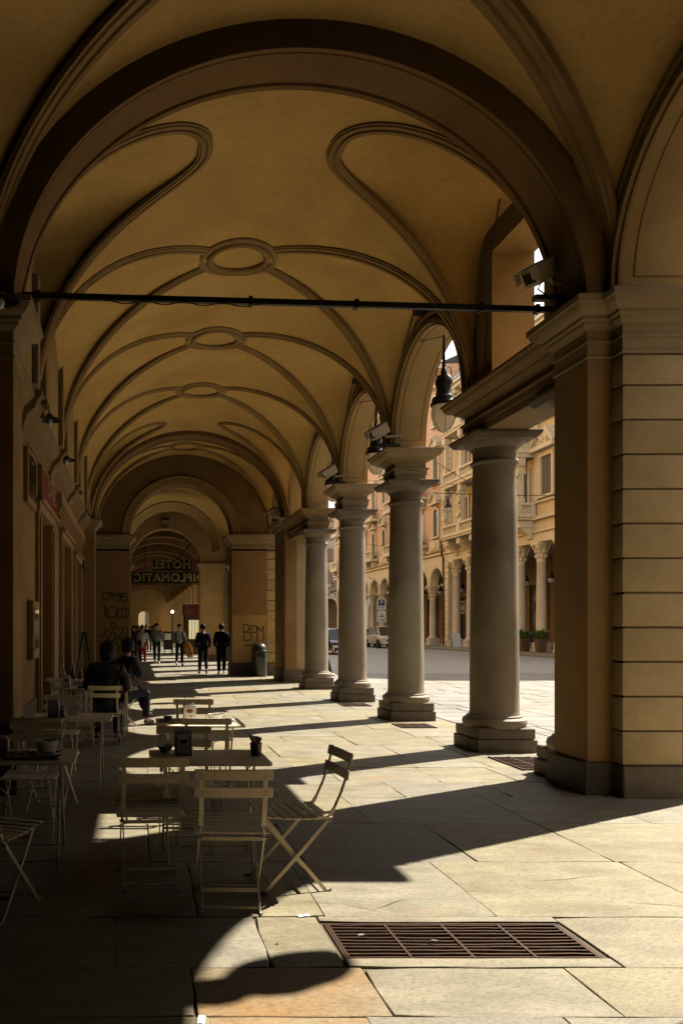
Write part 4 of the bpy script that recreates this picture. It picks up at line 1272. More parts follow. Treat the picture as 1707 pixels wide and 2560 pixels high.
t = thing('chalk_board', (-1.12, 17.6, 0), 'black A-frame chalkboard leaning by the shop wall behind the seated people', 'chalkboard', rz=R(90))
for s in (1, -1):
    m = Matrix.Rotation(R(9 * s), 4, 'X')
    MB().obox(Matrix.Translation((0.18, s * .14, .75)) @ m, .55, .03, 1.5).build('panel', CHALK, t, bevel=0.005)
m = Matrix.Rotation(R(-9), 4, 'X')
for xx in (-.09, .46): MB().obox(Matrix.Translation((xx, -.165, .75)) @ m, .03, .02, 1.52).build('frame_rail', WOOD, t)

# ------------------------------------------------------------------ the far side of the street
FX = 24.0


def win(parent, x, yc, z0, w, h, arched=False, ped=None, fm=None, pm=None, sill=True, depth=0.16):
    """window on a wall facing -X: surround, pane (> glazing bar), pediment"""
    fm = fm or CREAMT
    s = 0.22
    mb = MB()
    mb.box(x - depth, x, yc - w / 2 - s, yc - w / 2, z0, z0 + h)
    mb.box(x - depth, x, yc + w / 2, yc + w / 2 + s, z0, z0 + h)
    if arched:
        n = 12
        r = w / 2
        rg = [[(x - depth, yc + r * math.cos(a), z0 + h + r * math.sin(a)), (x - depth, yc + (r + s) * math.cos(a), z0 + h + (r + s) * math.sin(a)), (x, yc + (r + s) * math.cos(a), z0 + h + (r + s) * math.sin(a)), (x, yc + r * math.cos(a), z0 + h + r * math.sin(a))] for a in [PI * k / n for k in range(n + 1)]]
        mb.rings(rg, True, True)
    else:
        mb.box(x - depth, x, yc - w / 2 - s, yc + w / 2 + s, z0 + h, z0 + h + s)
    if sill: mb.box(x - depth - .12, x, yc - w / 2 - s - .08, yc + w / 2 + s + .08, z0 - .14, z0)
    f = mb.build('window', fm, parent, world=True)
    mp = MB()
    if arched:
        mp.prism_x([(yc - w / 2, z0), (yc + w / 2, z0)] + [(yc + w / 2 * math.cos(PI * k / 12), z0 + h + w / 2 * math.sin(PI * k / 12)) for k in range(13)], x - .03, x - .01)
    else:
        mp.box(x - .03, x - .01, yc - w / 2, yc + w / 2, z0, z0 + h)
    mp.build('pane', pm or PANE, f, world=True)
    MB().box(x - .05, x - .031, yc - .03, yc + .03, z0, z0 + h).box(x - .049, x - .031, yc - w / 2, yc + w / 2, z0 + h * .62, z0 + h * .62 + .05).build('glazing_bar', SHUT, f, world=True)
    zt = z0 + h + s + (w / 2 if arched else 0)
    if ped:
        hw = w / 2 + s + .22
        MB().box(x - .42, x, yc - hw, yc + hw, zt + .12, zt + .28).prism_x([(yc - hw, zt + .28), (yc + hw, zt + .28), (yc, zt + .28 + ped)], x - .22, x).build('pediment', fm, f, world=True)
        for sg in (-1, 1):
            MB().bars([(x - .21, yc + sg * hw, zt + .33), (x - .21, yc, zt + .33 + ped)], .42, .10, (1, 0, 0)).build('raking_cornice', fm, f, world=True)
    return f


def balustrade(parent, axis, fixed, a0, a1, z0, h, mat, mat2=None, n=6, th=0.16):
    """stone balustrade along axis ('x' or 'y') with individually modelled balusters"""
    def bx(mb, p, q, zz0, zz1, t):
        if axis == 'y': mb.box(fixed - t / 2, fixed + t / 2, p, q, zz0, zz1)
        else: mb.box(p, q, fixed - t / 2, fixed + t / 2, zz0, zz1)
        return mb
    mb = MB()
    bx(mb, a0, a1, z0, z0 + .14, th + .1)
    bx(mb, a0, a1, z0 + h - .14, z0 + h, th + .1)
    for p in (a0, a1): bx(mb, p - .14, p + .14, z0 + .001, z0 + h - .001, th + .06)
    o = mb.build('balustrade', mat, parent, world=True)
    m2 = MB()
    for k in range(n):
        p = a0 + .14 + (a1 - a0 - .28) * (k + .5) / n
        c = (fixed, p, z0 + .14) if axis == 'y' else (p, fixed, z0 + .14)
        hh = h - .28
        m2.lathe([(.05, 0), (.06, .04), (.045, hh * .15), (.075, hh * .38), (.035, hh * .75), (.055, hh * .95), (.055, hh)], 8, c=c)
    o2 = m2.build('balusters', mat2 or mat, o, world=True)
    o2['kind'] = 'stuff'
    return o


def corinth(parent_name, x, y, label, group, h=6.6, r=0.285, base=True):
    t = thing(parent_name, (x, y, 0.12), label, 'column', group)
    h -= 0.12
    MB().box(-.40, .40, -.40, .40, 0, .55).box(-.45, .45, -.45, .45, 0, .12).build('pedestal', MARBLE, t, bevel=0.015)
    MB().lathe([(.38, .55), (.39, .60), (.36, .66), (.32, .68), (r, .76), (r * 1.02, 2.2), (r * .88, h - 1.2), (r * .96, h - 1.17), (r * .96, h - 1.12), (r * .86, h - 1.10)], 20).build('shaft', MARBLE, t, smooth=40)
    MB().lathe([(r * .88, h - 1.1), (r * .95, h - .7), (r * 1.15, h - .4), (r * 1.45, h - .14)], 16).build('capital', CREAMT, t, smooth=40)
    for ring, (zz, rr, n, s) in enumerate(((h - .82, r * 1.02, 8, .13), (h - .52, r * 1.15, 8, .13), (h - .25, r * 1.6, 4, .17))):
        for k in range(n):
            an = 2 * PI * (k + .5 * (ring + 1)) / n
            m = Matrix.Translation((rr * math.cos(an), rr * math.sin(an), zz)) @ Matrix.Rotation(an, 4, 'Z') @ Matrix.Rotation(R(18), 4, 'Y')
            MB().ball((0, 0, 0), .07, s * .85, s * 1.15, 7, 5).xform(m).build('acanthus_leaf', CREAMT, t, smooth=60)
    MB().box(-.44, .44, -.44, .44, h - .14, h).build('abacus', CREAMT, t)
    return t


# ---- cream palazzo with flat lintels and a projecting loggia
P = thing('cream_palazzo', (FX, 34.6, 0), 'cream stone palazzo with loggia balconies above a colonnade across the street', 'building')
YA, YB = 34.6, 61.6
MB().box(FX, 40, YA, YB, 6.6, 19.4).build('wall', CREAMF, P, world=True)
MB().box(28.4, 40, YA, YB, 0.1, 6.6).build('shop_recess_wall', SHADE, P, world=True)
MB().box(FX - .10, FX + .6, YA, YB, 6.62, 7.2).box(FX - .22, FX, YA, YB, 7.2, 7.32).box(FX - .05, FX, YA, YB, 7.32, 7.95).box(FX - .30, FX, YA, YB, 7.95, 8.12).build('entablature', CREAMT, P, world=True, bevel=0.02)
for z in (8.95, 11.75, 12.05, 15.9): MB().box(FX - .14, FX, YA, YB, z, z + .16).build('string_course', CREAMT, P, world=True)
MB().box(FX - .35, FX, YA, YB, 18.5, 18.7).box(FX - .8, FX, YA, YB, 19.0, 19.25).box(FX - 1.0, FX, YA, YB, 19.25, 19.42).build('cornice', CREAMT, P, world=True)
for k in range(20): MB().box(FX - .72, FX, YA + .4 + 1.36 * k, YA + .75 + 1.36 * k, 18.71, 18.99).build('cornice_bracket', CREAMT, P, world=True)
rf = MB().prism_x([(YA, 19.4), (YB, 19.4), (YB, 19.6), (YA, 19.6)], FX - .9, 40).add([(FX - .7, YA, 19.6), (FX - .7, YB, 19.6), (FX + 3.5, YB, 22.6), (FX + 3.5, YA, 22.6), (40, YA, 22.6), (40, YB, 22.6), (40, YA, 19.6), (40, YB, 19.6)], [(0, 1, 2, 3), (3, 2, 5, 4), (0, 3, 4, 6), (1, 7, 5, 2), (4, 5, 7, 6)]).build('roof', ROOFM, P, world=True, smooth=0)
MB().box(FX + .1, FX + .25, YB - 8, YB, 19.7, 20.5).build('roof_gutter', ALUM, P, world=True)
# roof terrace with timber pergola
for yy in (55.6, 57.4, 59.2, 61.0): MB().box(FX + 1.2, FX + 1.35, yy, yy + .15, 20.3, 23.0).build('pergola_post', FRAMEW, P, world=True)
for k in range(9): MB().box(FX + .7, FX + 5, 55.4 + k * .7, 55.5 + k * .7, 23.0, 23.15).build('pergola_slat', FRAMEW, P, world=True)
MB().box(FX + .9, FX + 1.0, 55.2, 61.4, 22.8, 22.98).box(FX + .9, FX + 1.0, 55.2, 61.4, 21.4, 21.5).build('pergola_beam', FRAMEW, P, world=True)
# windows of the main front
for yc in (46.35, 43.2, 40.0, 36.9):
    f = win(P, FX, yc, 9.3, 1.25, 2.3, fm=CREAMT, pm=SHUT)
    MB().box(FX - .5, FX, yc - 1.35, yc + 1.35, 11.95, 12.2).build('pediment_base', CREAMT, f, world=True)
    MB().prism_x([(yc - 1.3, 12.2)] + [(yc - 1.3 * math.cos(PI * k / 10), 12.2 + 1.05 * math.sin(PI * k / 10)) for k in range(11)], FX - .2, FX).build('pediment', CREAMT, f, world=True)
    for k in range(9):
        MB().ball((FX - .24, yc + rnd.uniform(-.9, .9), 12.35 + rnd.uniform(0, .6)), .12, rnd.uniform(.12, .25), rnd.uniform(.1, .2), 7, 5).build('relief_carving', CREAMT, f, world=True)
    for s in (-1, 1):
        MB().bars([(FX - .28, yc + s * 1.35, 12.2), (FX - .28, yc + s * .5, 13.15)], .4, .16, (1, 0, 0)).build('raking_cornice', CREAMT, f, world=True)
    win(P, FX, yc, 13.9, 1.2, 1.7, fm=CREAMT, pm=SHUT)
    win(P, FX, yc, 16.5, 1.1, 1.5, fm=CREAMT, pm=PANE)
for yy in (47.5, 44.8, 41.6): MB().box(FX - .12, FX, yy - .22, yy + .22, 9.12, 18.5).build('pilaster', CREAMT, P, world=True)
# projecting loggia, three storeys of balconies
LX, L0, L1 = 22.95, 47.75, 59.4
for z0, z1 in ((8.0, 8.25), (11.75, 12.1), (15.6, 15.9)):
    MB().box(LX - .12, FX - .001, L0 - .1, L1 + .1, z0, z1).box(LX - .2, FX - .001, L0 - .18, L1 + .18, z1 - .1, z1).build('balcony_slab', CREAMT, P, world=True, bevel=0.02)
for k in range(6):
    yy = L0 + .35 + (L1 - L0 - .7) * k / 5
    MB().prism([(LX + .05, yy - .3), (FX, yy - .3), (FX, yy + .3), (LX + .05, yy + .3)], 7.55, 8.0).rings([[(FX, yy - .25, z), (FX - d, yy - .25, z), (FX - d, yy + .25, z), (FX, yy + .25, z)] for d, z in ((.25, 6.9), (.3, 7.1), (.6, 7.3), (.9, 7.55))], True, True).build('balcony_bracket', CREAMT, P, world=True, bevel=0.02)
for z in (8.25, 12.1):
    balustrade(P, 'x', L0, LX, FX - .2, z, .78, CREAMT, n=5)
    balustrade(P, 'x', L1, LX, FX - .2, z, .78, CREAMT, n=5)
    for k in range(4):
        a = L0 + (L1 - L0) * k / 4
        balustrade(P, 'y', LX, a + .15, a + (L1 - L0) / 4 - .15, z, .78, CREAMT, n=9)
for z0, z1 in ((9.03, 11.75), (12.88, 15.6)):
    for k in range(5):
        yy = L0 + .2 + (L1 - L0 - .4) * k / 4
        pl = MB().box(LX - .05, LX + .4, yy - .22, yy + .22, z0, z0 + .3).box(LX + .0, LX + .35, yy - .17, yy + .17, z0 + .3, z1 - .5).box(LX - .08, LX + .43, yy - .25, yy + .25, z1 - .5, z1).build('loggia_pier', CREAMT, P, world=True, bevel=0.02)
        if z0 < 10:
            for q in range(9):      # carved figure in front of the pier
                MB().ball((LX - .08 + rnd.uniform(-.05, .08), yy + rnd.uniform(-.14, .14), z0 + .5 + q * .2), .13, rnd.uniform(.12, .2), rnd.uniform(.12, .22), 7, 5).build('carved_figure', CREAMT, pl, world=True, smooth=60)
    for k in range(4):
        yy = L0 + (L1 - L0) * (k + .5) / 4
        win(P, FX, yy, z0 - .05, 1.25, 2.0, fm=CREAMT, pm=SHUT, sill=False, depth=.12)
    MB().tube([(LX + .55, L0 + .12, z0 - .9), (LX + .55, L0 + .12, z1 - .25), (LX + .55, L0 + .12, z1 - .1)], [.035, .035, .13], 8).build('iron_pole', BARK, P, world=True)
for k in range(4):
    yy = L0 + (L1 - L0) * (k + .5) / 4
    win(P, FX, yy, 16.3, 1.1, 1.6, fm=CREAMT, pm=SHUT)
# shopfronts in the colonnade
for k, yy in enumerate((37.5, 41.2, 45.0, 48.4, 52.2, 56.0, 59.6)):
    f = MB().box(28.2, 28.39, yy - 1.3, yy - 1.1, .1, 4.6).box(28.2, 28.39, yy + 1.1, yy + 1.3, .1, 4.6).box(28.2, 28.39, yy - 1.3, yy + 1.3, 4.6, 4.9).build('shop_window', FRAMEW, P, world=True)
    MB().box(28.3, 28.38, yy - 1.1, yy + 1.1, .3, 4.6).build('pane', GLASSD, f, world=True)
    MB().box(28.27, 28.3, yy - .05, yy + .05, .3, 4.6).box(28.27, 28.3, yy - 1.1, yy + 1.1, 3.2, 3.3).build('glazing_bar', WOOD, f, world=True)
cy = 44.9 - 2.5 * 4
names = {47.4: 'pale column standing alone between two planters, under the cream palazzo', 57.4: 'pale column beside the white A-board at the cream colonnade', 59.9: 'pale column at the corner of the cream colonnade by the downpipe'}
for k in range(11):
    yy = round(44.9 - 2.5 * 4 + 2.5 * k, 1)
    corinth('colonnade_column', FX + .15, yy, names.get(yy, 'pale column of the cream colonnade, mostly out of sight'), 'columns of the cream colonnade')
MB().box(FX - .05, FX + .65, 60.9, 61.55, .12, 6.62).build('corner_pier', CREAMT, P, world=True)
for k in range(14): MB().box(FX - .12, FX - .05, 60.85, 61.5, .5 + .44 * k, .88 + .44 * k).build('corner_stone', CREAMT, P, world=True, bevel=.01)
for k in range(24): MB().box(FX - .08, FX, 60.4, 61.55, 8.3 + .44 * k, 8.68 + .44 * k).build('corner_stone', CREAMT, P, world=True, bevel=.01)

# ---- plain palazzo on the near side of the cross street (added out of view to block sky light)
S2 = thing('sky_blocker_palazzo', (FX, 0, 0), 'added out-of-view cream palazzo that blocks sky light on the near side of the cross street', 'building')
MB().box(FX, 42, -70, 20.5, 0, 20.4).build('wall', CREAMF, S2, world=True)
MB().box(FX - .7, FX, -70, 20.5, 19.6, 20.1).box(FX - .15, FX, -70, 20.5, 6.8, 7.1).build('cornice', CREAMT, S2, world=True)
for k in range(12):
    for z in (1.0, 8.3, 12.3, 16.2): win(S2, FX, 18 - 3.6 * k, z, 1.2, 2.2, pm=SHUT)

# ---- pink building with arches
Q = thing('pink_palazzo', (FX, 61.7, 0), 'pink rendered building with pedimented windows over an arched arcade across the street', 'building')
QA, QB = 61.7, 96.0
MB().box(FX, 40, QA, QB, 7.2, 22.0).build('wall', PINKF, Q, world=True)
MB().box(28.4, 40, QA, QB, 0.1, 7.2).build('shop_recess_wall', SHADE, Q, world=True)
for k in range(10):
    yc = 63.4 + 3.3 * k
    arch_wall(Q, FX, FX + .6, yc, 1.65, 1.3, 4.95, 7.25, world=True, outer_mould=True, panel=False, mat=CREAMT, n=20, tm=CREAMT, name='arcade_arch')
    if k % 2: balustrade(Q, 'y', FX - .7, yc - 1.3, yc + 1.3, 8.3, .85, CREAMT, n=7)
    if k % 2: MB().box(FX - .85, FX - .001, yc - 1.5, yc + 1.5, 8.08, 8.3).box(FX - .6, FX - .001, yc - 1.2, yc - .9, 7.6, 8.08).box(FX - .6, FX - .001, yc + .9, yc + 1.2, 7.6, 8.08).build('balcony_slab', CREAMT, Q, world=True)
    win(Q, FX, yc, 8.75, .95, 1.75, arched=True, ped=.75, fm=CREAMT)
    if not k % 2: MB().box(FX - .25, FX, yc - 1.0, yc + 1.0, 7.65, 8.45).box(FX - .32, FX - .25, yc - .5, yc + .5, 7.8, 8.3).build('window_apron', CREAMT, Q, world=True)
    win(Q, FX, yc, 13.0, 1.0, 2.5, ped=.7 if k % 2 == 0 else .0001, fm=CREAMT, pm=SHUT)
    if k % 2:
        balustrade(Q, 'y', FX - .7, yc - 1.3, yc + 1.3, 12.25, .9, CREAMT, n=7)
        MB().box(FX - .85, FX - .001, yc - 1.5, yc + 1.5, 12.05, 12.25).build('balcony_slab', CREAMT, Q, world=True)
    win(Q, FX, yc, 17.6, .95, 1.7, fm=CREAMT, pm=SHUT)
for z in (7.25, 7.55): MB().box(FX - .15, FX, QA, QB, z, z + .14).build('string_course', CREAMT, Q, world=True)
MB().box(FX - .3, FX, QA, QB, 20.6, 20.8).box(FX - .8, FX, QA, QB, 21.6, 22.0).build('cornice', CREAMT, Q, world=True)
MB().add([(FX - .6, QA, 22.0), (FX - .6, QB, 22.0), (FX + 5, QB, 24.5), (FX + 5, QA, 24.5), (40, QA, 24.5), (40, QB, 24.5)], [(0, 1, 2, 3), (3, 2, 5, 4)]).build('roof', ROOFM, Q, world=True, smooth=0)
MB().tube([(FX - .12, 61.66, 22), (FX - .12, 61.66, 8.7), (FX - .3, 61.66, 8.4), (FX - .3, 61.66, 7.2), (FX - .16, 61.66, 6.9), (FX - .16, 61.66, .15)], .08, 8).build('downpipe', BARK, Q, world=True)
for k in range(11):
    yy = 61.75 + 3.3 * k
    nm = 'pale arcade column with dark capital, first past the downpipe' if k == 1 else 'pale arcade column under the pink building'
    corinth('arcade_column', FX + .3, yy, nm, 'columns of the pink arcade', h=4.95, r=.27)
for k, yy in enumerate((64.5, 68, 72, 76, 80, 84, 88)):
    f = MB().box(28.2, 28.39, yy - 1.3, yy - 1.1, .1, 4.2).box(28.2, 28.39, yy + 1.1, yy + 1.3, .1, 4.2).box(28.2, 28.39, yy - 1.3, yy + 1.3, 4.2, 4.45).build('shop_window', FRAMEW, Q, world=True)
    MB().box(28.3, 28.38, yy - 1.1, yy + 1.1, .3, 4.2).build('pane', GLASSD, f, world=True)
for body, yy, l in (('mie', 63.3, 'dark square shop sign reading mie inside the pink arcade'), ('85', 60.3, 'dark square shop sign reading 85 at the corner of the cream colonnade')):
    t = thing('shop_board', (26.0, yy, 3.0), l, 'sign')
    MB().box(25.97, 26.03, yy - .55, yy + .55, 2.7, 3.6).build('board_panel', SHUT, t, world=True)
    MB().box(25.95, 26.05, yy - .6, yy - .55, 2.65, 3.65).box(25.95, 26.05, yy + .55, yy + .6, 2.65, 3.65).box(25.95, 26.05, yy - .6, yy + .6, 3.6, 3.65).box(25.95, 26.05, yy - .6, yy + .6, 2.65, 2.7).build('board_frame', CREAMT, t, world=True)
    place_text(body, .6, SIGNWHITE, t, (-.035, 0, .14), (R(90), 0, R(-90)), extrude=.004)
    MB().tube([(26, yy, 3.65), (26, yy, 6.7)], .02, 6).build('hanging_rod', BLACKIRON, t, world=True)

# ---- buildings that close the street
Z = thing('corner_building', (26, 118, 0), 'grey stone building with arches closing the far end of the street', 'building')
MB().box(8, 60, 118, 130, 6.6, 17.5).build('wall', GREYF, Z, world=True)
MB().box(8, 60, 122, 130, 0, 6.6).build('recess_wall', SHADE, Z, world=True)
for k in range(9):
    xc = 18.0 + 3.6 * k
    mb = MB()
    ring = [(xc + 1.4 * math.cos(PI * j / 16), 4.4 + 1.4 * math.sin(PI * j / 16)) for j in range(17)]
    mb.grid([[(x, 118, z) for x, z in ring], [(xc + 1.8 - 3.6 * j / 16, 118, 6.62) for j in range(17)]])
    mb.grid([[(x, 118, z) for x, z in ring], [(x, 119, z) for x, z in ring]])
    mb.box(xc + 1.4, xc + 2.2, 118.01, 119, 0, 4.4)
    mb.poly([(xc + 1.8, 118, 4.4), (xc + 1.8, 118, 6.62), (xc + 1.4, 118, 4.4)])
    mb.poly([(xc - 1.8, 118, 4.4), (xc - 1.8, 118, 6.62), (xc - 1.4, 118, 4.4)])
    mb.build('arcade_arch', GREYF, Z, world=True, fix=False)
    for z in (8, 11.2, 14.4): MB().box(xc - .55, xc + .55, 117.94, 117.99, z, z + 2).build('window', SHUT, Z, world=True)
MB().box(8, 60, 117.5, 118, 17.3, 17.7).box(8, 60, 117.75, 118, 7.0, 7.2).build('cornice', GREYF, Z, world=True)
Z2 = thing('distant_building', (10, 175, 0), 'hazy grey apartment house far down the street', 'building')
MB().box(-5, 80, 175, 190, 0, 24).build('wall', GREYF, Z2, world=True)
for i in range(16):
    for j in range(6): MB().box(2 + i * 3, 3.3 + i * 3, 174.9, 174.99, 3 + j * 3.4, 5 + j * 3.4).build('window', SHUT, Z2, world=True)

# ---- bare tree at the street end
t = thing('bare_tree', (24.6, 104, 0), 'leafless street tree with fine branches between the last two columns', 'tree')
MB().tube([(0, 0, 0), (.1, 0, 2.5), (0, .1, 5), (.15, 0, 8)], [.28, .22, .18, .12], 8).build('trunk', BARK, t)
tr = random.Random(3)
mb = MB()


def branch(p, d, L, r, n):
    q = p + d * L
    mb.tube([p, (p + q) / 2 + Vector((tr.uniform(-.1, .1), tr.uniform(-.1, .1), 0)) * L, q], [r, r * .8, r * .55], 4 if r < .03 else 5, cap=False)
    if n == 0: return
    for _ in range(3 if n > 1 else 4):
        dd = (d + Vector((tr.uniform(-.8, .8), tr.uniform(-.8, .8), tr.uniform(-.25, .5)))).normalized()
        branch(p + (q - p) * tr.uniform(.6, 1), dd, L * tr.uniform(.6, .82), r * .58, n - 1)


for k in range(8):
    an = k * 2.4
    branch(Vector((.05, .05, 3.2 + .6 * k)), Vector((math.cos(an), math.sin(an), .75)).normalized(), 2.5 - .12 * k, .09, 4)
mb.build('crown', BARK, t)

# ---- street lamp, wires, P sign, planters
t = thing('suspended_lamp', (12.95, 33, 6.4), 'small street lamp with white bowl suspended on a wire before the pink building', 'street lamp')
MB().lathe([(0.0, .62), (.03, .60), (.05, .5), (.07, .42), (.09, .3), (.16, .16), (.17, .12)], 16, cap=False).build('hood', BLACKIRON, t, smooth=50)
MB().lathe([(.165, .12), (.15, .0), (.09, -.06), (0, -.07)], 16, cap=False).build('bowl', GLOBE, t, smooth=50)
MB().tube([(0, 0, .6), (0, 0, .95)], .012, 6).build('hook', BLACKIRON, t)


def wire(a, b, sag, label, r=0.016):
    t = thing('overhead_wire', a, label, 'wire')
    a, b = Vector(a), Vector(b)
    MB().tube([a.lerp(b, k / 16) - Vector((0, 0, sag * 4 * (k / 16) * (1 - k / 16))) - a for k in range(17)], r, 5).build('strand', WIREM, t)


wire((5.5, 33, 7.6), (FX, 33 + 4, 7.75), .25, 'wire that carries the suspended street lamp across the road')
wire((5.5, 24, 9.6), (FX, 52, 10.2), .7, 'dark slanting wire in front of the loggia balconies')
wire((5.5, 40, 9.5), (FX, 49, 10.3), .2, 'pale thin wire in front of the loggia windows', .013)
wire((5.5, 36, 11.4), (FX, 62, 12.2), .5, 'thin wire strung before the upper pink windows', .013)
wire((5.5, 45, 8.2), (FX, 70, 8.6), .5, 'thin wire strung before the arched pink windows', .013)

t = thing('parking_sign', (19.0, 61.5, 0), 'parking sign post with blue P and arrow plates between second and third columns', 'sign')
MB().tube([(0, 0, 0), (0, 0, 4.0)], .035, 8).build('post', ALUM, t)
MB().tube([(0, 0, 4.0), (-.1, 0, 4.7), (-.5, 0, 5.2), (-1.1, 0, 5.5)], .03, 8).build('arm', ALUM, t)
for z, sg in ((3.35, 'P'), (2.4, '')):
    pl = MB().box(-.33, .33, -.05, -.035, z - .42, z + .42).build('plate', SIGNWHITE, t)
    if sg:
        MB().box(-.24, .24, -.056, -.051, z - .12, z + .36).build('blue_panel', SIGNBLUE, pl)
        place_text('P', .46, SIGNWHITE, pl, (0, -.06, z + .12), (R(90), 0, 0), extrude=.002)
    MB().box(-.2, .12, -.056, -.051, z - .29, z - .25).add([(.1, -.055, z - .34), (.24, -.055, z - .27), (.1, -.055, z - .20)], [(0, 1, 2)]).build('arrow', PRINTD, pl)
    if not sg: MB().box(-.16, .16, -.056, -.051, z - .02, z + .06).box(.0, .06, -.056, -.051, z + .06, z + .26).build('pictogram', PRINTD, pl)


def planter(x, y, label):
    t = thing('planter', (x, y, .12), label, 'planter', 'planters beside the pale column')
    MB().lathe([(.28, 0), (.38, .7), (.40, .72), (.40, .78), (.36, .78), (.34, .7)], 4, a0=PI / 4, a1=2 * PI + PI / 4).build('pot', TERRA, t, smooth=0)
    MB().box(-.24, .24, -.24, .24, .60, .70).build('soil', BARK, t)
    mb = MB()
    for _ in range(150):
        an, l = rnd.uniform(0, 2 * PI), rnd.uniform(.35, .85)
        p = Vector((rnd.uniform(-.15, .15), rnd.uniform(-.15, .15), .68))
        d = Vector((math.cos(an) * .5, math.sin(an) * .5, rnd.uniform(.5, 1.1))).normalized()
        q = p + d * l
        s = Vector((-math.sin(an), math.cos(an), 0)) * rnd.uniform(.04, .09)
        mb.add([p, (p + q) / 2 + s, q, (p + q) / 2 - s], [(0, 1, 2, 3)])
    mb.build('leaves', LEAF, t, smooth=0, fix=False)


planter(23.6, 48.4, 'brown planter with dark foliage beside the pale column by the thick column')
planter(23.5, 46.2, 'brown planter with bright green foliage next to the large pier edge')
t = thing('advert_board', (23.4, 58.2, .12), 'white A-board standing beside a pale column of the cream colonnade', 'A-board')
for s in (1, -1): MB().obox(Matrix.Translation((0, s * .16, .5)) @ Matrix.Rotation(R(14 * s), 4, 'X'), .6, .03, 1.05).build('panel', SIGNWHITE, t)


for x, y, l in ((25.8, 52.6, 'white globe lamp hanging beside the lone pale column'), (25.8, 62.8, 'white globe lamp hanging at the corner of the cream colonnade'), (25.8, 67.3, 'white globe lamp hanging in the first pink arch'), (25.8, 71.3, 'white globe lamp hanging in the second pink arch'), (25.8, 49.4, 'white globe lamp at the very edge of the large pier')):
    t = thing('colonnade_lamp', (x, y, 4.4), l, 'lamp', 'globe lamps hanging across the street')
    MB().lathe([(.0, -.1), (.12, -.06), (.2, .05), (.22, .16), (.2, .2)], 14, cap=False).build('globe', BULB, t)
    MB().lathe([(.21, .2), (.2, .3), (.1, .42), (.07, .6), (.03, .66), (.015, .7), (.015, 2.2)], 14).build('hood', BLACKIRON, t)


# ---- cars
def car(name, loc, rz, paint, label, L=4.2, W=1.78, H=1.5, suv=False, group=None):
    t = thing(name, loc, label, 'car', group, rz)
    zb = .32 if suv else .22
    sh = .98 if suv else .88
    st = [(-.5, .60, .62), (-.47, .80, .80), (-.40, .90, .92), (-.2, .95, 1.0), (.1, .95, .99), (.3, .92, .95), (.42, .82, .88), (.48, .66, .74), (.5, .55, .62)]
    rg = []
    for s, hz, wz in st:
        w = W / 2 * wz
        zt = zb + (sh - zb) * hz / .95
        rg.append([(s * L, -w, zb + .03), (s * L, -w * 1.02, zb + (zt - zb) * .5), (s * L, -w * .96, zt - .04), (s * L, -w * .85, zt), (s * L, w * .85, zt), (s * L, w * .96, zt - .04), (s * L, w * 1.02, zb + (zt - zb) * .5), (s * L, w, zb + .03)])
    body = MB().rings(rg, True, True).build('body', paint, t, smooth=50, bevel=0.0)
    cb = [(-.44, sh - .04, .72), (-.36, H - .10, .64), (-.25, H, .62), (.02, H, .62), (.10, H - .06, .64), (.27, sh - .06, .74)]
    rg = [[(s * L, -W / 2 * (k + .10), sh - .06), (s * L, -W / 2 * k, z), (s * L, W / 2 * k, z), (s * L, W / 2 * (k + .10), sh - .06)] for s, z, k in cb]
    MB().rings(rg, True, True).build('cabin_glass', GLASSD, t, smooth=30)
    rg = [[(s * L, -W / 2 * k, z + .015), (s * L, W / 2 * k, z + .015), (s * L, W / 2 * k, z - .03), (s * L, -W / 2 * k, z - .03)] for s, z, k in cb[1:5]]
    MB().rings(rg, True, True).build('roof', paint, t, smooth=50)
    for sy in (-1, 1):
        for (s0, z0, k0), (s1, z1, k1) in ((cb[0], cb[1]), (cb[4], cb[5])):
            MB().tube([(s0 * L, sy * W / 2 * (k0 + .01), z0), (s1 * L, sy * W / 2 * (k1 + .01), z1)], .035, 6).build('roof_pillar', paint, t)
        MB().tube([(-.10 * L, sy * W / 2 * .72, sh - .03), (-.10 * L, sy * W / 2 * .635, H - .04)], .03, 6).build('roof_pillar', paint, t)
        MB().ball((.20 * L, sy * (W / 2 + .06), sh + .06), .09, .10, .07, 8, 6).build('wing_mirror', paint, t)
        MB().ball((.475 * L, sy * W * .33, sh - .22), .10, .16, .08, 8, 6).build('headlight', LAMPG, t)
        MB().ball((-.475 * L, sy * W * .36, sh - .16), .07, .13, .10, 8, 6).build('tail_light', TAILR, t)
        for sx in (-.31, .31):
            r = .35 if suv else .31
            wheel = MB().lathe([(r * .62, -.1), (r * .97, -.1), (r, -.06), (r, .06), (r * .97, .1), (r * .62, .1)], 20).xform(Matrix.Translation((sx * L, sy * (W / 2 - .08), r)) @ Matrix.Rotation(R(90), 4, 'X')).build('wheel', TYRE, t)
            MB().lathe([(0.0, .06), (.05, .075), (r * .6, .07), (r * .64, .102), (r * .64, -.09), (0, -.09)], 10).xform(Matrix.Translation((sx * L, sy * (W / 2 - .08), r)) @ Matrix.Rotation(R(90 if sy < 0 else -90), 4, 'X')).build('rim', RIMM, wheel)
    MB().box(.497 * L, .51 * L, -.26, .26, .42, .54).build('number_plate', SIGNWHITE, t)
    MB().box(.485 * L, .505 * L, -.5, .5, .56, .68).build('grille', PRINTD, t)
    return t


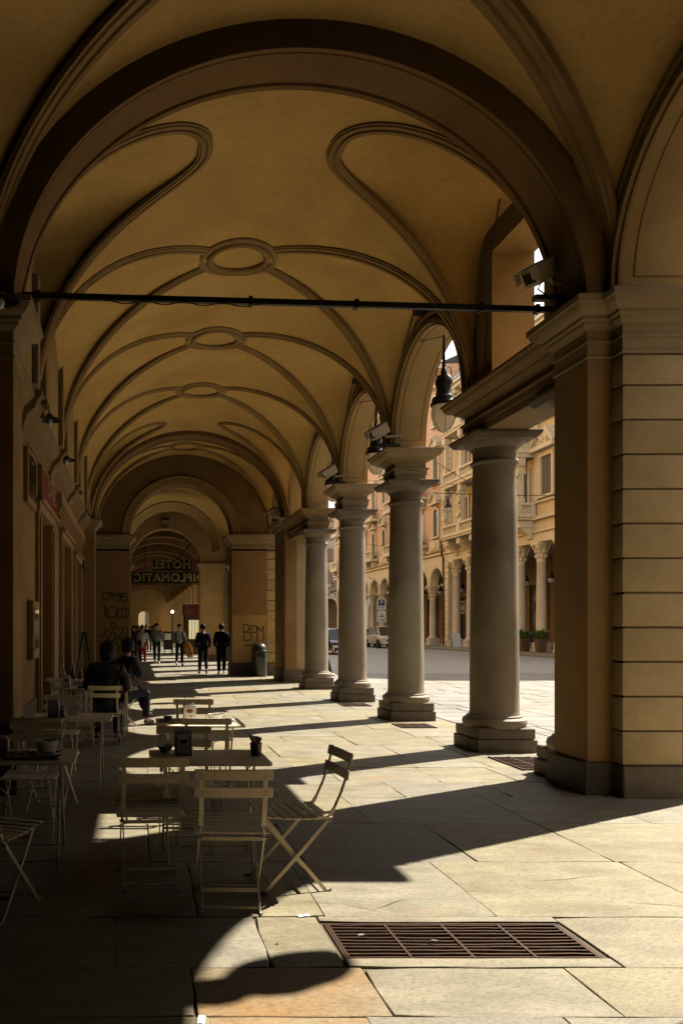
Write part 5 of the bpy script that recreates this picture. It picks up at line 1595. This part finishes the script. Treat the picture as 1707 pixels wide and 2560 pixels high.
car('white_hatchback', (18.9, 66.5, -.012), R(-92), CARWHITE, 'white hatchback parked behind the white off-roader across the street', L=4.0)
car('white_suv', (19.2, 61.6, -.012), R(-90), CARWHITE, 'white off-roader parked in front of the white hatchback across the street', L=4.4, H=1.66, suv=True)
car('white_hatchback', (18.6, 73.5, -.012), R(-90), CARWHITE, 'white car mostly hidden behind the third column', L=4.0)
car('black_car', (16.0, 66.0, -.012), R(-95), CARBLACK, 'black car facing us between the last two columns', L=4.2)
car('black_car', (11.55, 48.2, -.012), R(-90), CARBLACK, 'black car whose corner shows beside the last column', L=4.2)

# ------------------------------------------------------------------ bistro chairs and tables
def make_chair(label):
    t = thing('bistro_chair', (0, 0, 0), label, 'chair', 'cream folding bistro chairs')
    for s in (-1, 1):
        xo = s * 0.172
        post = [(xo, -.345, .835), (xo, -.318, .72), (xo, -.278, .60), (xo, -.232, .50), (xo * 1.05, -.195, .435), (xo * 1.07, .0, .218), (xo * 1.07, .205, .0)]
        # flat steel seen broad from behind above the seat, turned edge-on below
        MB().bars(post[:4], .026, .007, (1, 0, 0)).bars(post[3:], .008, .022, (1, 0, 0)).build('back_post', CREAMP, t)
        MB().bars([(xo * .93, .178, .435), (xo * .93, .02, .24), (xo * .93, -.19, .0)], .008, .022, (1, 0, 0)).build('leg', CREAMP, t)
        MB().tube([(xo * 1.07, .19, .012), (xo * 1.07, .225, .005), (xo * 1.07, .235, .012)], .008, 6).build('foot', FOOTM, t)
        MB().tube([(xo * .93, -.175, .012), (xo * .93, -.208, .005), (xo * .93, -.222, .012)], .008, 6).build('foot', FOOTM, t)
        MB().bars([(s * .15, -.20, .437), (s * .15, .0, .444), (s * .15, .19, .452)], .012, .016, (1, 0, 0)).build('seat_rail', CREAMP, t)
        MB().tube([(s * .165, -.203, .43), (s * .192, -.203, .43)], .009, 8).build('pivot_bolt', STEEL, t)
        MB().tube([(s * .155, .012, .226), (s * .192, .012, .226)], .007, 8).build('pivot_bolt', STEEL, t)
        for z, yy in ((.80, -.341), (.785, -.337), (.708, -.319), (.690, -.313)):
            MB().ball((xo, yy - .002, z), .004, .003, .004, 6, 4).build('rivet', STEEL, t)
    for k in range(7):                                  # seat slats, dished towards the middle
        y = -.185 + .062 * k
        z = .452 - .010 * math.sin(PI * k / 6) + .0015 * k
        MB().rings([[(x, y - .0255, z), (x, y + .0255, z), (x, y + .0255, z + .011), (x, y - .0255, z + .011)] for x in (-.21, .21)], True, True).build('seat_slat', CREAMP, t, bevel=0.003)
    for z, yb in ((.803, -.332), (.705, -.309)):        # two curved back slats
        n = 8
        rg = []
        for i in range(n + 1):
            x = -.212 + .424 * i / n
            dy = -.012 * (1 - (x / .212) ** 2)
            rg.append([(x, yb + dy, z - .029), (x, yb + dy + .012, z - .029), (x, yb + dy + .002, z + .029), (x, yb + dy - .010, z + .029)])
        MB().rings(rg, True, True).build('back_slat', CREAMP, t, bevel=0.003)
    MB().tube([(-.16, -.165, .028), (.16, -.165, .028)], .006, 6).build('stretcher', CREAMP, t)
    MB().tube([(-.184, .16, .048), (.184, .16, .048)], .006, 6).build('stretcher', CREAMP, t)
    MB().bars([(-.162, -.10, .105), (.162, -.10, .105)], .022, .006, (0, .65, .76)).build('stretcher', CREAMP, t)
    MB().tube([(-.162, .135, .385), (.162, .135, .385)], .005, 6).build('stretcher', CREAMP, t)
    MB().bars([(-.17, -.21, .425), (.17, -.21, .425)], .02, .006, (0, 0, 1)).build('stretcher', CREAMP, t)
    return t


c0 = make_chair('')
chairs = [
    (0.545, 4.63, R(-2), 'cream folding chair seen from behind, nearest the drain grate at the small front table'),
    (0.09, 5.02, R(3), 'cream folding chair seen from behind, its seat crossed by a sliver of sunlight'),
    (0.955, 4.97, R(95), 'cream folding chair seen side-on, standing free with its backrest against the sunlit slabs'),
    (0.365, 5.82, R(178), 'cream folding chair facing us on the far side of the table with the brown sachets'),
    (0.605, 7.05, R(0), 'cream folding chair with shaded back at the sunlit cup table'),
    (0.62, 8.12, R(180), 'cream folding chair on the far side of the sunlit cup table'),
    (-0.80, 4.52, R(-20), 'cream folding chair cut by the picture edge, its crossed legs seen from the side'),
    (-0.80, 6.12, R(180), 'cream folding chair facing us behind the tray table by the dark pier'),
    (-0.74, 7.03, R(-12), 'cream folding chair back to back with another one before the second wall table'),
    (-0.82, 8.62, R(178), 'cream folding chair facing us behind the grey dispenser on the second wall table'),
    (-0.39, 10.72, R(-2), 'cream folding chair on which the person in the studded leather jacket sits'),
    (-0.20, 12.95, R(-80), 'cream folding chair under the person with crossed legs'),
]
for i, (x, y, rz, l) in enumerate(chairs):
    if i == 0:
        c0.location, c0.rotation_euler, c0['label'] = (x, y, 0), (0, 0, rz), l
    else:
        dup(c0, (x, y, 0), rz, l)


def rrect(x0, x1, y0, y1, r, n=5):
    pts = []
    for cx, cy, a in ((x1 - r, y0 + r, -90), (x1 - r, y1 - r, 0), (x0 + r, y1 - r, 90), (x0 + r, y0 + r, 180)):
        for k in range(n + 1):
            an = R(a + 90 * k / n)
            pts.append((cx + r * math.cos(an), cy + r * math.sin(an)))
    return pts


def make_table(label, w=.80, d=.60):
    t = thing('bistro_table', (0, 0, 0), label, 'table', 'cream folding bistro tables')
    MB().prism(rrect(-w / 2, w / 2, -d / 2, d / 2, .04), .694, .712).build('tabletop', CREAMP, t, bevel=0.004)
    MB().box(-w / 2 + .05, w / 2 - .05, -.13, -.115, .672, .694).box(-w / 2 + .05, w / 2 - .05, .115, .13, .672, .694).build('top_rail', CREAMP, t)
    for s in (-1, 1):
        x = s * (w / 2 - .10)
        MB().tube([(x, -.13, .685), (x, .06, .30), (x, .21, .006), (x, .225, .006)], .0085, 8).build('leg', CREAMP, t)
        MB().tube([(x - s * .018, .13, .685), (x - s * .018, -.06, .30), (x - s * .018, -.21, .006), (x - s * .018, -.225, .006)], .0085, 8).build('leg', CREAMP, t)
        MB().bars([(x, -.08, .675), (x - s * .26, -.118, .45)], .016, .005, (0, 1, 0)).build('folding_strut', CREAMP, t)
        MB().tube([(x + s * .006, 0, .42), (x - s * .025, 0, .42)], .008, 8).build('pivot_bolt', STEEL, t)
    xx = w / 2 - .10
    for yy, z in ((.19, .045), (-.19, .045), (.10, .22)):
        MB().tube([(-xx, yy, z), (xx, yy, z)], .006, 6).build('stretcher', CREAMP, t)
    return t


t0 = make_table('')
tables = [
    (0.50, 5.47, 0, 'cream folding table with the brown sachets and white dispenser, among four chairs'),
    (-0.80, 5.50, R(1), 'cream folding table with the tray and cup beside the dark pier'),
    (0.60, 7.46, 0, 'small cream folding table with the sunlit coffee cup'),
    (-0.62, 7.92, R(-1), 'cream folding table with the tall grey dispenser and a small bottle'),
    (-0.58, 11.72, 0, 'cream folding table at which the two people sit'),
    (-1.12, 13.6, R(2), 'cream folding table deepest along the shop wall with jars on it'),
]
TB = []
for i, (x, y, rz, l) in enumerate(tables):
    if i == 0:
        t0.location, t0.rotation_euler, t0['label'] = (x, y, 0), (0, 0, rz), l
        TB.append(t0)
    else:
        TB.append(dup(t0, (x, y, 0), rz, l))
TB[4].scale = (1.55, 1, 1)
TOP = .7122


# ------------------------------------------------------------------ things on the tables
def dispenser(x, y, label, frame, face, h=.155, w=.115, d=.10, rz=0.0, num=None, motif=False, z=TOP):
    t = thing('napkin_dispenser', (x, y, z), label, 'napkin dispenser', None, rz)
    MB().box(-w / 2, w / 2, -d / 2, d / 2, 0, h).build('case', frame, t, bevel=0.006, seg=2)
    for s in (-1, 1):
        MB().box(-w / 2 + .014, w / 2 - .014, s * (d / 2) - .0015, s * (d / 2) + .0015, .012, h - .018).build('face_plate', face, t)
    MB().prism_x([(-d * .3, h), (d * .3, h), (d * .22, h + .014), (-.01, h + .02), (-d * .25, h + .012)], -w * .38, w * .38).build('napkin', PAPER, t)
    if num:
        place_text(num, .055, PRINTD, t, (.012, -d / 2 - .0025, h * .28), (R(90), 0, 0), extrude=.0006, name='number')
        MB().ball((0, -d / 2 - .001, h * .68), .034, .002, .022, 12, 6).build('print', BROWNP, t)
    if motif:
        mb = MB()
        yy = -d / 2 - .0022
        mb.add([(-.034, yy, .098), (-.012, yy, .112), (.0, yy, .106), (.012, yy, .113), (.036, yy, .097), (.02, yy, .094), (.008, yy, .086), (.0, yy, .074), (-.008, yy, .086), (-.02, yy, .095)], [tuple(range(10))])
        mb.build('print', PRINTD, t, smooth=0)
    return t


def cup(x, y, label, s=1.0, rz=0.0, spoon=True, z=TOP):
    t = thing('coffee_cup', (x, y, z), label, 'cup', None, rz)
    MB().lathe([(0, .004), (.035 * s, .004), (.05 * s, .010), (.078 * s, .018), (.08 * s, .021), (.05 * s, .014), (.03 * s, .008)], 24, cap=False).build('saucer', PORC, t)
    MB().lathe([(.022 * s, .010), (.026 * s, .014), (.042 * s, .035), (.050 * s, .060 * s + .008), (.052 * s, .066 * s + .010), (.047 * s, .064 * s + .010), (.038 * s, .036)], 24, cap=False).build('bowl', PORC, t)
    MB().lathe([(.046 * s, .052 * s + .01), (0, .053 * s + .01)], 24, cap=False).build('coffee', COFFEE, t)
    MB().tube([(.046 * s, 0, .055 * s + .01), (.068 * s, 0, .056 * s + .01), (.072 * s, 0, .04), (.04 * s, 0, .028)], .005, 8).build('handle', PORC, t)
    if spoon: MB().tube([(-.01, .0, .03), (-.06, .015, .10)], [.006, .003], 6).build('spoon', STEEL, t)
    return t


dispenser(.335, 5.53, 'white napkin dispenser with blue grey rim and dark emblem on the sachet table', BOXG, BOXW, motif=True, h=.168, w=.118)
t = thing('sachet_pot', (.835, 5.50, TOP), 'dark amber glass full of brown sachets on the corner of the front table', 'pot')
MB().lathe([(.032, 0), (.036, .005), (.042, .085), (.043, .088), (.039, .085), (.034, .01)], 20).build('glass', AMBERG, t)
for k in range(9):
    an, rr = k * 2.4, .018
    m = Matrix.Translation((rr * math.cos(an), rr * math.sin(an), .085 + rnd.uniform(-.01, .015))) @ Matrix.Rotation(an, 4, 'Z') @ Matrix.Rotation(rnd.uniform(-.5, .5), 4, 'Y')
    MB().obox(m, .006, .042, .075).build('sachet', BROWNP, t)
m = Matrix.Translation((-.022, -.015, .105)) @ Matrix.Rotation(.5, 4, 'Z') @ Matrix.Rotation(-.55, 4, 'Y')
MB().obox(m, .005, .05, .06).build('paper_sachet', CAMBODY, t)
t = thing('ashtray', (.215, 5.64, TOP), 'small pale bowl half hidden behind the white dispenser', 'bowl')
MB().lathe([(.03, 0), (.05, .03), (.058, .048), (.053, .048), (.03, .012), (0, .01)], 20, cap=False).build('bowl', CAMBODY, t)

dispenser(.505, 7.40, 'napkin dispenser marked with the number seven on the sunlit table', BOXW, BOXW, num='7', h=.165)
cup(.735, 7.34, 'white coffee cup and saucer with spoon standing in sunlight', s=1.15, rz=R(180))
cup(.80, 7.55, 'smaller white cup behind the sunlit coffee cup', s=.85)
t = thing('receipt_tray', (.875, 7.46, TOP), 'white receipt in a small dish on the sunlit table edge', 'receipt')
MB().prism(rrect(-.075, .075, -.055, .055, .02), 0, .008).build('dish', PORC, t)
MB().grid([[(-.06 + .02 * i, -.045 + .03 * j, .014 + .012 * abs(math.sin(i * .9 + j))) for j in range(4)] for i in range(7)]).build('paper', PAPER, t)
t = thing('serving_tray', (.36, 7.50, TOP), 'dark tray with small dark dish behind the numbered dispenser', 'tray')
MB().prism(rrect(-.13, .10, -.10, .10, .03), 0, .012).build('tray', TRAYM, t)
MB().lathe([(.03, .0), (.045, .035), (.04, .036), (.02, .01), (0, .01)], 16, c=(-.05, 0, .012), cap=False).build('dish', TRAYM, t)

t = thing('serving_tray', (-.69, 5.42, TOP), 'metal tray with crumpled pink napkin at the wall side front table', 'tray')
MB().prism(rrect(-.19, .19, -.12, .12, .03), 0, .006).build('tray', TRAYM, t)
rim = rrect(-.19, .19, -.12, .12, .03)
MB().tube([(x, y, .014) for x, y in rim] + [(rim[0][0], rim[0][1], .014)], .008, 6).build('rim', TRAYM, t)
g = []
for i in range(12):
    g.append([(-.17 + .018 * i + rnd.uniform(-.006, .006), -.07 + .022 * j + rnd.uniform(-.006, .006), .014 + rnd.uniform(0, .032)) for j in range(7)])
MB().grid(g).build('napkin', PINK, t, smooth=0)
cup(-.60, 5.44, 'large two handled cup standing on the metal tray', s=1.5, z=TOP + .008, spoon=False)
t = thing('spoon', (-.70, 5.36, TOP + .012), 'small steel spoon glinting on the metal tray', 'spoon')
MB().tube([(-.02, 0, .006), (.03, .02, .01), (.08, .03, .012)], [.011, .003, .003], 6).build('spoon_body', STEEL, t)
dispenser(-.925, 5.50, 'pinkish paper dispenser at the picture edge on the wall side front table', PINK, PINK, h=.12)

dispenser(-.80, 7.88, 'tall grey dispenser seen edge on at the second wall table', BOXG, BOXG, h=.165, w=.11, d=.12)
t = thing('sugar_jar', (-.71, 7.80, TOP), 'small dark jar with brown sachets beside the tall grey dispenser', 'jar')
MB().lathe([(.025, 0), (.028, .07), (.024, .08)], 16).build('glass', AMBERG, t)
for k in range(4): MB().obox(Matrix.Translation((.01 * math.cos(k * 1.6), .01 * math.sin(k * 1.6), .095)) @ Matrix.Rotation(k * .8, 4, 'Z') @ Matrix.Rotation(.25, 4, 'Y'), .004, .03, .05).build('sachet', BROWNP, t)
t = thing('menu_card', (-.62, 8.0, TOP), 'small pale folded card on the second wall table', 'menu card')
MB().rings([[(-.05, -.03, 0), (-.05, 0, .10), (-.05, .03, 0)], [(.05, -.03, 0), (.05, 0, .10), (.05, .03, 0)]], False, False).build('card', PAPER, t, smooth=0, fix=False)

dispenser(-1.0, 11.68, 'white numbered dispenser on the table of the two people', BOXW, BOXW, h=.16, num='5')
t = thing('ashtray', (-.78, 11.6, TOP), 'greenish glass ashtray on the table of the two people', 'ashtray')
MB().lathe([(.05, 0), (.065, .035), (.055, .035), (.04, .012), (0, .012)], 18, cap=False).build('bowl', TRAYM, t)
t = thing('drink_glass', (-.09, 11.62, TOP), 'tall glass of red drink on the table end by the raised hand', 'glass')
MB().lathe([(.028, 0), (.03, .01), (.036, .13), (.033, .13), (.026, .015)], 18).build('glass', material('red_drink', (0.45, 0.03, 0.01), 0.1, bump=0), t)
MB().tube([(0, 0, .08), (.02, .01, .20)], .003, 6).build('straw', PAPER, t)
for x, l, m, h in ((-1.05, 'dark bottle on the table deepest along the shop wall', AMBERG, .22), (-1.2, 'pale sugar jar on the table deepest along the shop wall', BOXW, .13), (-.92, 'brown sachet jar on the table deepest along the shop wall', BROWNP, .14)):
    t = thing('table_jar', (x, 13.55, TOP), l, 'jar')
    MB().lathe([(.035, 0), (.04, .01), (.04, h * .6), (.025, h * .8), (.02, h)], 14).build('glass', m, t)
    MB().lathe([(.024, h * .97), (.024, h + .02), (0, h + .022)], 12, cap=False).build('lid', TRAYM, t)


# ------------------------------------------------------------------ people
def person(loc, rz, label, J, k=1.0, top=C_BLACK, bottom=C_NAVY, shoe=SHOED, hair=HAIRD, long_hair=False, group=None, coat=False, sleeves=None, fat=1.0, collar=None, far=False, hs=1.0):
    """J: joints in local metres (facing +y). One skinned body; garments and hair are children"""
    t = thing('person', loc, label, 'person', group, rz)
    S = lambda p: Vector(p) * k
    N = ['pelvis', 'waist', 'chest', 'neck', 'hb', 'hm', 'ht', 'shL', 'elL', 'wrL', 'paL', 'shR', 'elR', 'wrR', 'paR', 'hiL', 'knL', 'anL', 'toL', 'hiR', 'knR', 'anR', 'toR']
    rad = {'pelvis': .125, 'waist': .11, 'chest': .105, 'neck': .052, 'hb': .066, 'hm': .088, 'ht': .062, 'sh': .052, 'el': .040, 'wr': .027, 'pa': .030, 'hi': .085, 'kn': .054, 'an': .038, 'to': .034}
    idx = {n: i for i, n in enumerate(N)}
    V = [S(J[n]) for n in N]
    Rr = [rad.get(n, rad.get(n[:2])) * k for n in N]
    E = [('pelvis', 'waist'), ('waist', 'chest'), ('chest', 'neck'), ('neck', 'hb'), ('hb', 'hm'), ('hm', 'ht')]
    for s in 'LR':
        E += [('chest', 'sh' + s), ('sh' + s, 'el' + s), ('el' + s, 'wr' + s), ('wr' + s, 'pa' + s), ('pelvis', 'hi' + s), ('hi' + s, 'kn' + s), ('kn' + s, 'an' + s), ('an' + s, 'to' + s)]
    roots = [0]
    EE = [(idx[a], idx[b]) for a, b in E]
    if not far:
        for s, sg in (('L', -1), ('R', 1)):       # five fingers rooted inside the palm
            w, p = S(J['wr' + s]), S(J['pa' + s])
            d = (p - w).normalized()
            side = d.cross(Vector((0, 1, 0)))
            if side.length < .2: side = Vector((1, 0, 0))
            side.normalize()
            nn = side.cross(d)
            for q, (o, L, sp) in enumerate(((-.026, .060, -.10), (-.009, .075, -.03), (.009, .080, .03), (.026, .066, .10), (-.03 * 1.0, .045, -.85))):
                n0 = len(V)
                base = p + side * o * k + (d * -.02 * k if q == 4 else d * .012 * k)
                dd = (d + side * sp).normalized()
                V += [base - dd * .01 * k, base + dd * L * .5 * k, base + (dd + nn * .25).normalized() * L * k]
                Rr += [.0105 * k, .0095 * k, .0078 * k]
                EE += [(n0, n0 + 1), (n0 + 1, n0 + 2)]
                roots.append(n0)
    me = skin_mesh(V, EE, Rr, roots, sub=1 if far else 2)
    # face: pull a nose, brow and chin out of the head, flatten the eye sockets
    hm, fd = S(J['hm']), Vector(J.get('face', (0, 1, 0))).normalized()
    up = (S(J['ht']) - S(J['hb'])).normalized()
    rt = fd.cross(up).normalized()
    for v in me.vertices:
        q = v.co - hm
        f, u, r = q.dot(fd), q.dot(up), q.dot(rt)
        if q.length < .16 * k and f > .02 * k:
            g = lambda cu, cr, su, sr: math.exp(-((u - cu * k) / (su * k)) ** 2 - ((r - cr * k) / (sr * k)) ** 2)
            v.co += fd * k * (.024 * g(-.012, 0, .022, .014) - .010 * g(.022, .032, .014, .016) - .010 * g(.022, -.032, .014, .016) + .010 * g(-.075, 0, .02, .025))
    me.materials.append(SKIN)
    link('body', me, t)

    def garment(name, nodes, edges, radii, mat, sub=2):
        ii = {n: i for i, n in enumerate(nodes)}
        vs = [S(J[n]) if n in J else S(n) for n in nodes]
        m = skin_mesh(vs, [(ii[a], ii[b]) for a, b in edges], [r * k * fat for r in radii], [0], sub=1 if far else sub, name=name)
        m.materials.append(mat)
        return link(name, m, t)

    def mid(a, b, s):
        return tuple(Vector(J[a]).lerp(Vector(J[b]), s))
    J['cuL'], J['cuR'] = mid('elL', 'wrL', .93), mid('elR', 'wrR', .93)
    J['colr'] = mid('chest', 'neck', .92)
    J['hem'] = tuple(Vector(J['pelvis']) + Vector((0, 0, -.06 if not coat else -.26)))
    J['haL'], J['haR'] = mid('knL', 'anL', .96), mid('knR', 'anR', .96)
    if J.get('seated'): J['hem'] = tuple(Vector(J['pelvis']) + Vector((0, 0, -.02)))
    garment('jacket', ['waist', 'hem', 'chest', 'colr', 'shL', 'elL', 'cuL', 'shR', 'elR', 'cuR', 'pelvis'],
            [('waist', 'pelvis'), ('pelvis', 'hem'), ('waist', 'chest'), ('chest', 'colr'), ('chest', 'shL'), ('shL', 'elL'), ('elL', 'cuL'), ('chest', 'shR'), ('shR', 'elR'), ('elR', 'cuR')],
            [.150, .162 if not coat else .17, .165, .105, .086, .062, .045, .086, .062, .045, .154], top)
    garment('trousers', ['pelvis', 'hiL', 'knL', 'haL', 'hiR', 'knR', 'haR'], [('pelvis', 'hiL'), ('hiL', 'knL'), ('knL', 'haL'), ('pelvis', 'hiR'), ('hiR', 'knR'), ('knR', 'haR')],
            [.142, .102, .075, .062, .102, .075, .062], bottom)
    for s in 'LR':
        a, b = Vector(J['an' + s]) + Vector((0, 0, -.035)), Vector(J['to' + s])
        dv = (b - a).normalized()
        m = skin_mesh([S(a - dv * .05), S(a + dv * .02), S(b), S(b + dv * .05)], [(0, 1), (1, 2), (2, 3)], [.040 * k, .050 * k, .044 * k, .030 * k], [0], sub=1, name='shoe')
        m.materials.append(shoe)
        link('shoe', m, t)
    mb = MB()
    c = hm + up * .028 * k - fd * .014 * k
    n, mm = 18, 12
    rot = Matrix((rt, fd, up)).transposed().to_4x4()
    pts = []
    for i in range(mm + 1):
        row = []
        for j in range(n):
            th, ph = PI * i / mm, 2 * PI * j / n
            x, yv, z = math.sin(th) * math.cos(ph), math.sin(th) * math.sin(ph), math.cos(th)
            rr = .108 * k * hs * (1 + .05 * math.sin(5 * ph + 3 * th) + .03 * math.sin(9 * ph))
            if yv > .35 and z < .35: rr *= .70            # leave the face free
            if z < -.6 and not long_hair: rr *= .85
            zz = z * (1.05 if z > 0 else (1.55 if long_hair and yv < .4 else (1.3 if yv < .1 else 1.0)))
            row.append(tuple(c + rot.to_3x3() @ Vector((x * rr * .92, yv * rr * 1.05, zz * rr))))
        pts.append(row + [row[0]])
    mb.grid(pts)
    mb.build('hair', hair, t, smooth=60, fix=True)
    return t


def stand(step=.18, swing=.12, lean=0.02, arms=None, w=.185):
    J = {'pelvis': (0, 0, .96), 'waist': (0, .0, 1.13), 'chest': (0, lean * .5, 1.33), 'neck': (0, lean, 1.49), 'hb': (0, lean + .015, 1.555), 'hm': (0, lean + .028, 1.635), 'ht': (0, lean + .018, 1.70),
         'shL': (-w, lean * .6, 1.395), 'shR': (w, lean * .6, 1.395), 'elL': (-w - .055, -swing * .5, 1.14), 'elR': (w + .055, swing * .3 - .03, 1.14),
         'wrL': (-w - .05, -swing + .07, .90), 'wrR': (w + .05, swing + .05, .91), 'paL': (-w - .045, -swing + .09, .83), 'paR': (w + .045, swing + .08, .84),
         'hiL': (-.09, 0, .91), 'hiR': (.09, 0, .91), 'knL': (-.10, step * .62, .51), 'knR': (.095, -step * .25 + .04, .50),
         'anL': (-.10, step, .085), 'anR': (.095, -step * 1.15, .11 + .05 * (step > .1)), 'toL': (-.115, step + .14, .045), 'toR': (.11, -step * 1.15 + .13, .045)}
    if arms: J.update(arms)
    return J


k = .965
# two men walking away
person((2.32, 27.1, 0), R(3), 'person in a dark navy jacket walking away beside a companion in black', stand(.16, .10), k=.97, top=C_NAVY, bottom=C_BLACK, shoe=SHOEB, group=None)
person((2.93, 26.95, 0), R(-2), 'person in a bulky black coat walking away next to the green bin', stand(-.15, .05, arms={'wrL': (-.22, .05, .95), 'paL': (-.16, .10, .92), 'wrR': (.22, .05, .95), 'paR': (.16, .10, .92)}), k=.97, top=C_BLACK, bottom=C_BLACK, shoe=SHOEW, fat=1.14)
# three people coming towards us
person((.34, 34.4, 0), R(178), 'person in a long white jacket and bright red trousers walking towards us', stand(.10, .06), k=.93, top=C_WHITE, bottom=C_RED, shoe=SHOEW, hair=HAIRB, long_hair=True, coat=True)
person((.95, 34.6, 0), R(176), 'person in a grey green jumper and dark trousers walking towards us', stand(.14, .08), k=1.0, top=C_GREY, bottom=C_NAVY, shoe=SHOEW)
person((1.84, 33.0, 0), R(184), 'person in a pale jumper with backpack straps carrying a tan jacket', stand(.16, .05, arms={'wrL': (-.26, .06, .96), 'paL': (-.27, .12, .93), 'elL': (-.27, -.06, 1.13)}), k=.98, top=C_LGREY, bottom=C_BLACK, shoe=SHOED)
t = thing('tan_jacket', (2.14, 32.9, .95), 'tan jacket hanging over the arm of the walker in the pale jumper', 'jacket')
g = []
for i in range(13):
    an = 2 * PI * i / 12
    row = []
    for j in range(9):
        s = j / 8
        rr = .05 + .13 * math.sin(PI * min(1, s * 1.15)) ** .7 * (1 + .22 * math.sin(3 * an + 2 * s))
        row.append((rr * math.cos(an) * 1.25 + .10 * s * s, rr * math.sin(an) * .55, .05 - .66 * s))
    g.append(row)
MB().grid(g).build('cloth', C_TAN, t, smooth=60)
MB().tube([(.02, -.08, 0), (.13, -.09, -.2), (.22, -.06, -.45), (.2, -.04, -.6)], [.05, .065, .06, .04], 8).build('sleeve', C_TAN, t, smooth=60)
t = thing('backpack', (1.84, 33.2, 1.2), 'dark backpack on the walker in the pale jumper', 'backpack')
MB().ball((0, .06, 0.02), .15, .09, .23, 12, 8).build('pack', C_BLACK, t)
for s in (-1, 1): MB().tube([(s * .12, -.0, .20), (s * .125, -.20, .21), (s * .13, -.37, .10), (s * .15, -.34, -.1), (s * .16, -.1, -.2)], .022, 6).build('strap', C_BLACK, t)
t = thing('shoulder_bag', (.20, 34.25, .92), 'small dark shoulder bag of the walker in white and red', 'bag')
MB().box(-.11, .09, -.06, .04, -.10, .09).build('pouch', C_BLACK, t, bevel=0.02)
MB().tube([(-.1, -.01, .08), (.03, -.06, .30), (.16, -.08, .42), (.27, -.0, .44)], .014, 6).build('strap', C_BLACK, t)

# far crowd
crowd = [(-.05, 44, 'C_BLACK'), (.35, 47, 'C_NAVY'), (-.25, 49.5, 'C_BLACK'), (.75, 52, 'C_RUST'), (.15, 55, 'C_BLACK'), (1.1, 50, 'C_BLACK'), (.55, 60, 'C_NAVY'), (1.4, 57, 'C_BLACK'), (-.1, 63, 'C_LGREY'), (.9, 66, 'C_BLACK'), (.3, 70, 'C_BLACK'), (1.3, 74, 'C_NAVY')]
cl = ['tan haired', 'tall', 'short', 'broad', 'slim', 'hurrying', 'hatless', 'stooping', 'pale clad', 'distant', 'small', 'tiny']
proto = person((crowd[0][0], crowd[0][1], 0), 0, 'one of the dark figures in the crowd far down the walkway', stand(.14, .08), k=.97, top=C_BLACK, bottom=C_BLACK, group='dark figures in the crowd far down the walkway', far=True)
for i, (x, y, cn) in enumerate(crowd[1:]):
    c = dup(proto, (x, y, 0), rnd.choice((0, PI)) + rnd.uniform(-.2, .2), 'one of the dark figures in the crowd far down the walkway')
    s = rnd.uniform(.93, 1.05)
    c.scale = (s, s, s)

# person half hidden behind the last column, striding
person((6.05, 25.6, 0), R(-70), 'person in dark trousers striding out behind the last column, only a leg in view', stand(.34, .15), k=1.0, top=C_NAVY, bottom=C_NAVY, shoe=SHOEW)

# two seated people
Js = {'seated': True, 'pelvis': (0, 0, .57), 'waist': (0, .03, .74), 'chest': (.01, .06, .96), 'neck': (.015, .10, 1.12), 'hb': (.02, .13, 1.18), 'hm': (.025, .15, 1.26), 'ht': (.025, .135, 1.325),
      'shL': (-.19, .06, 1.04), 'shR': (.20, .07, 1.04), 'elL': (-.27, .12, .78), 'elR': (.29, .06, .80), 'wrL': (-.16, .34, .76), 'wrR': (.27, .22, .74), 'paL': (-.10, .40, .76), 'paR': (.27, .29, .735),
      'hiL': (-.10, .03, .53), 'hiR': (.10, .03, .53), 'knL': (-.13, .45, .52), 'knR': (.15, .43, .52), 'anL': (-.13, .40, .09), 'anR': (.16, .22, .10), 'toL': (-.14, .53, .045), 'toR': (.18, .35, .045), 'face': (.3, 1, 0)}
p1 = person((-.39, 10.68, 0), 0, 'person seen from behind in a black studded leather jacket seated at the table', Js, k=1.0, top=C_LEATHER, bottom=C_DENIM, shoe=SHOED, hair=HAIRD, long_hair=True, fat=1.04, hs=1.14)
for k_ in range(14):
    a = -.15 + .31 * k_ / 13
    MB().ball((a, -.125 - .02 * math.cos(a * 8), .70), .005, .005, .005, 6, 4).build('stud', STUDM, p1)
for k_ in range(12):
    s = k_ / 11
    MB().ball((.345 - .055 * s + .01, .02 + .12 * s, .84 - .10 * s), .006, .006, .006, 6, 4).build('stud', STUDM, p1)
MB().tube([(.255, .205, .745), (.285, .24, .745)], .043, 12).build('cuff', C_RED, p1)

Jt = {'seated': True, 'pelvis': (0, 0, .57), 'waist': (0, .02, .74), 'chest': (0, .05, .97), 'neck': (.0, .09, 1.13), 'hb': (.0, .12, 1.19), 'hm': (.0, .14, 1.27), 'ht': (.0, .125, 1.335),
      'shL': (-.19, .05, 1.04), 'shR': (.19, .05, 1.04), 'elL': (-.25, .18, .80), 'elR': (.27, .13, .80), 'wrL': (-.12, .36, .80), 'wrR': (.20, .10, .94), 'paL': (-.06, .42, .80), 'paR': (.19, .115, 1.01),
      'hiL': (-.10, .03, .53), 'hiR': (.10, .03, .53), 'knL': (-.05, .44, .60), 'knR': (.14, .42, .53), 'anL': (.04, .50, .22), 'anR': (.14, .42, .09), 'toL': (.06, .62, .15), 'toR': (.15, .55, .045), 'face': (-.35, 1, 0)}
person((-.20, 12.75, 0), R(-42), 'person with short dark hair seated across the table with crossed legs and a raised hand', Jt, k=1.0, top=C_NAVY, bottom=C_NAVY, shoe=SHOEB, hair=HAIRD, hs=1.15)
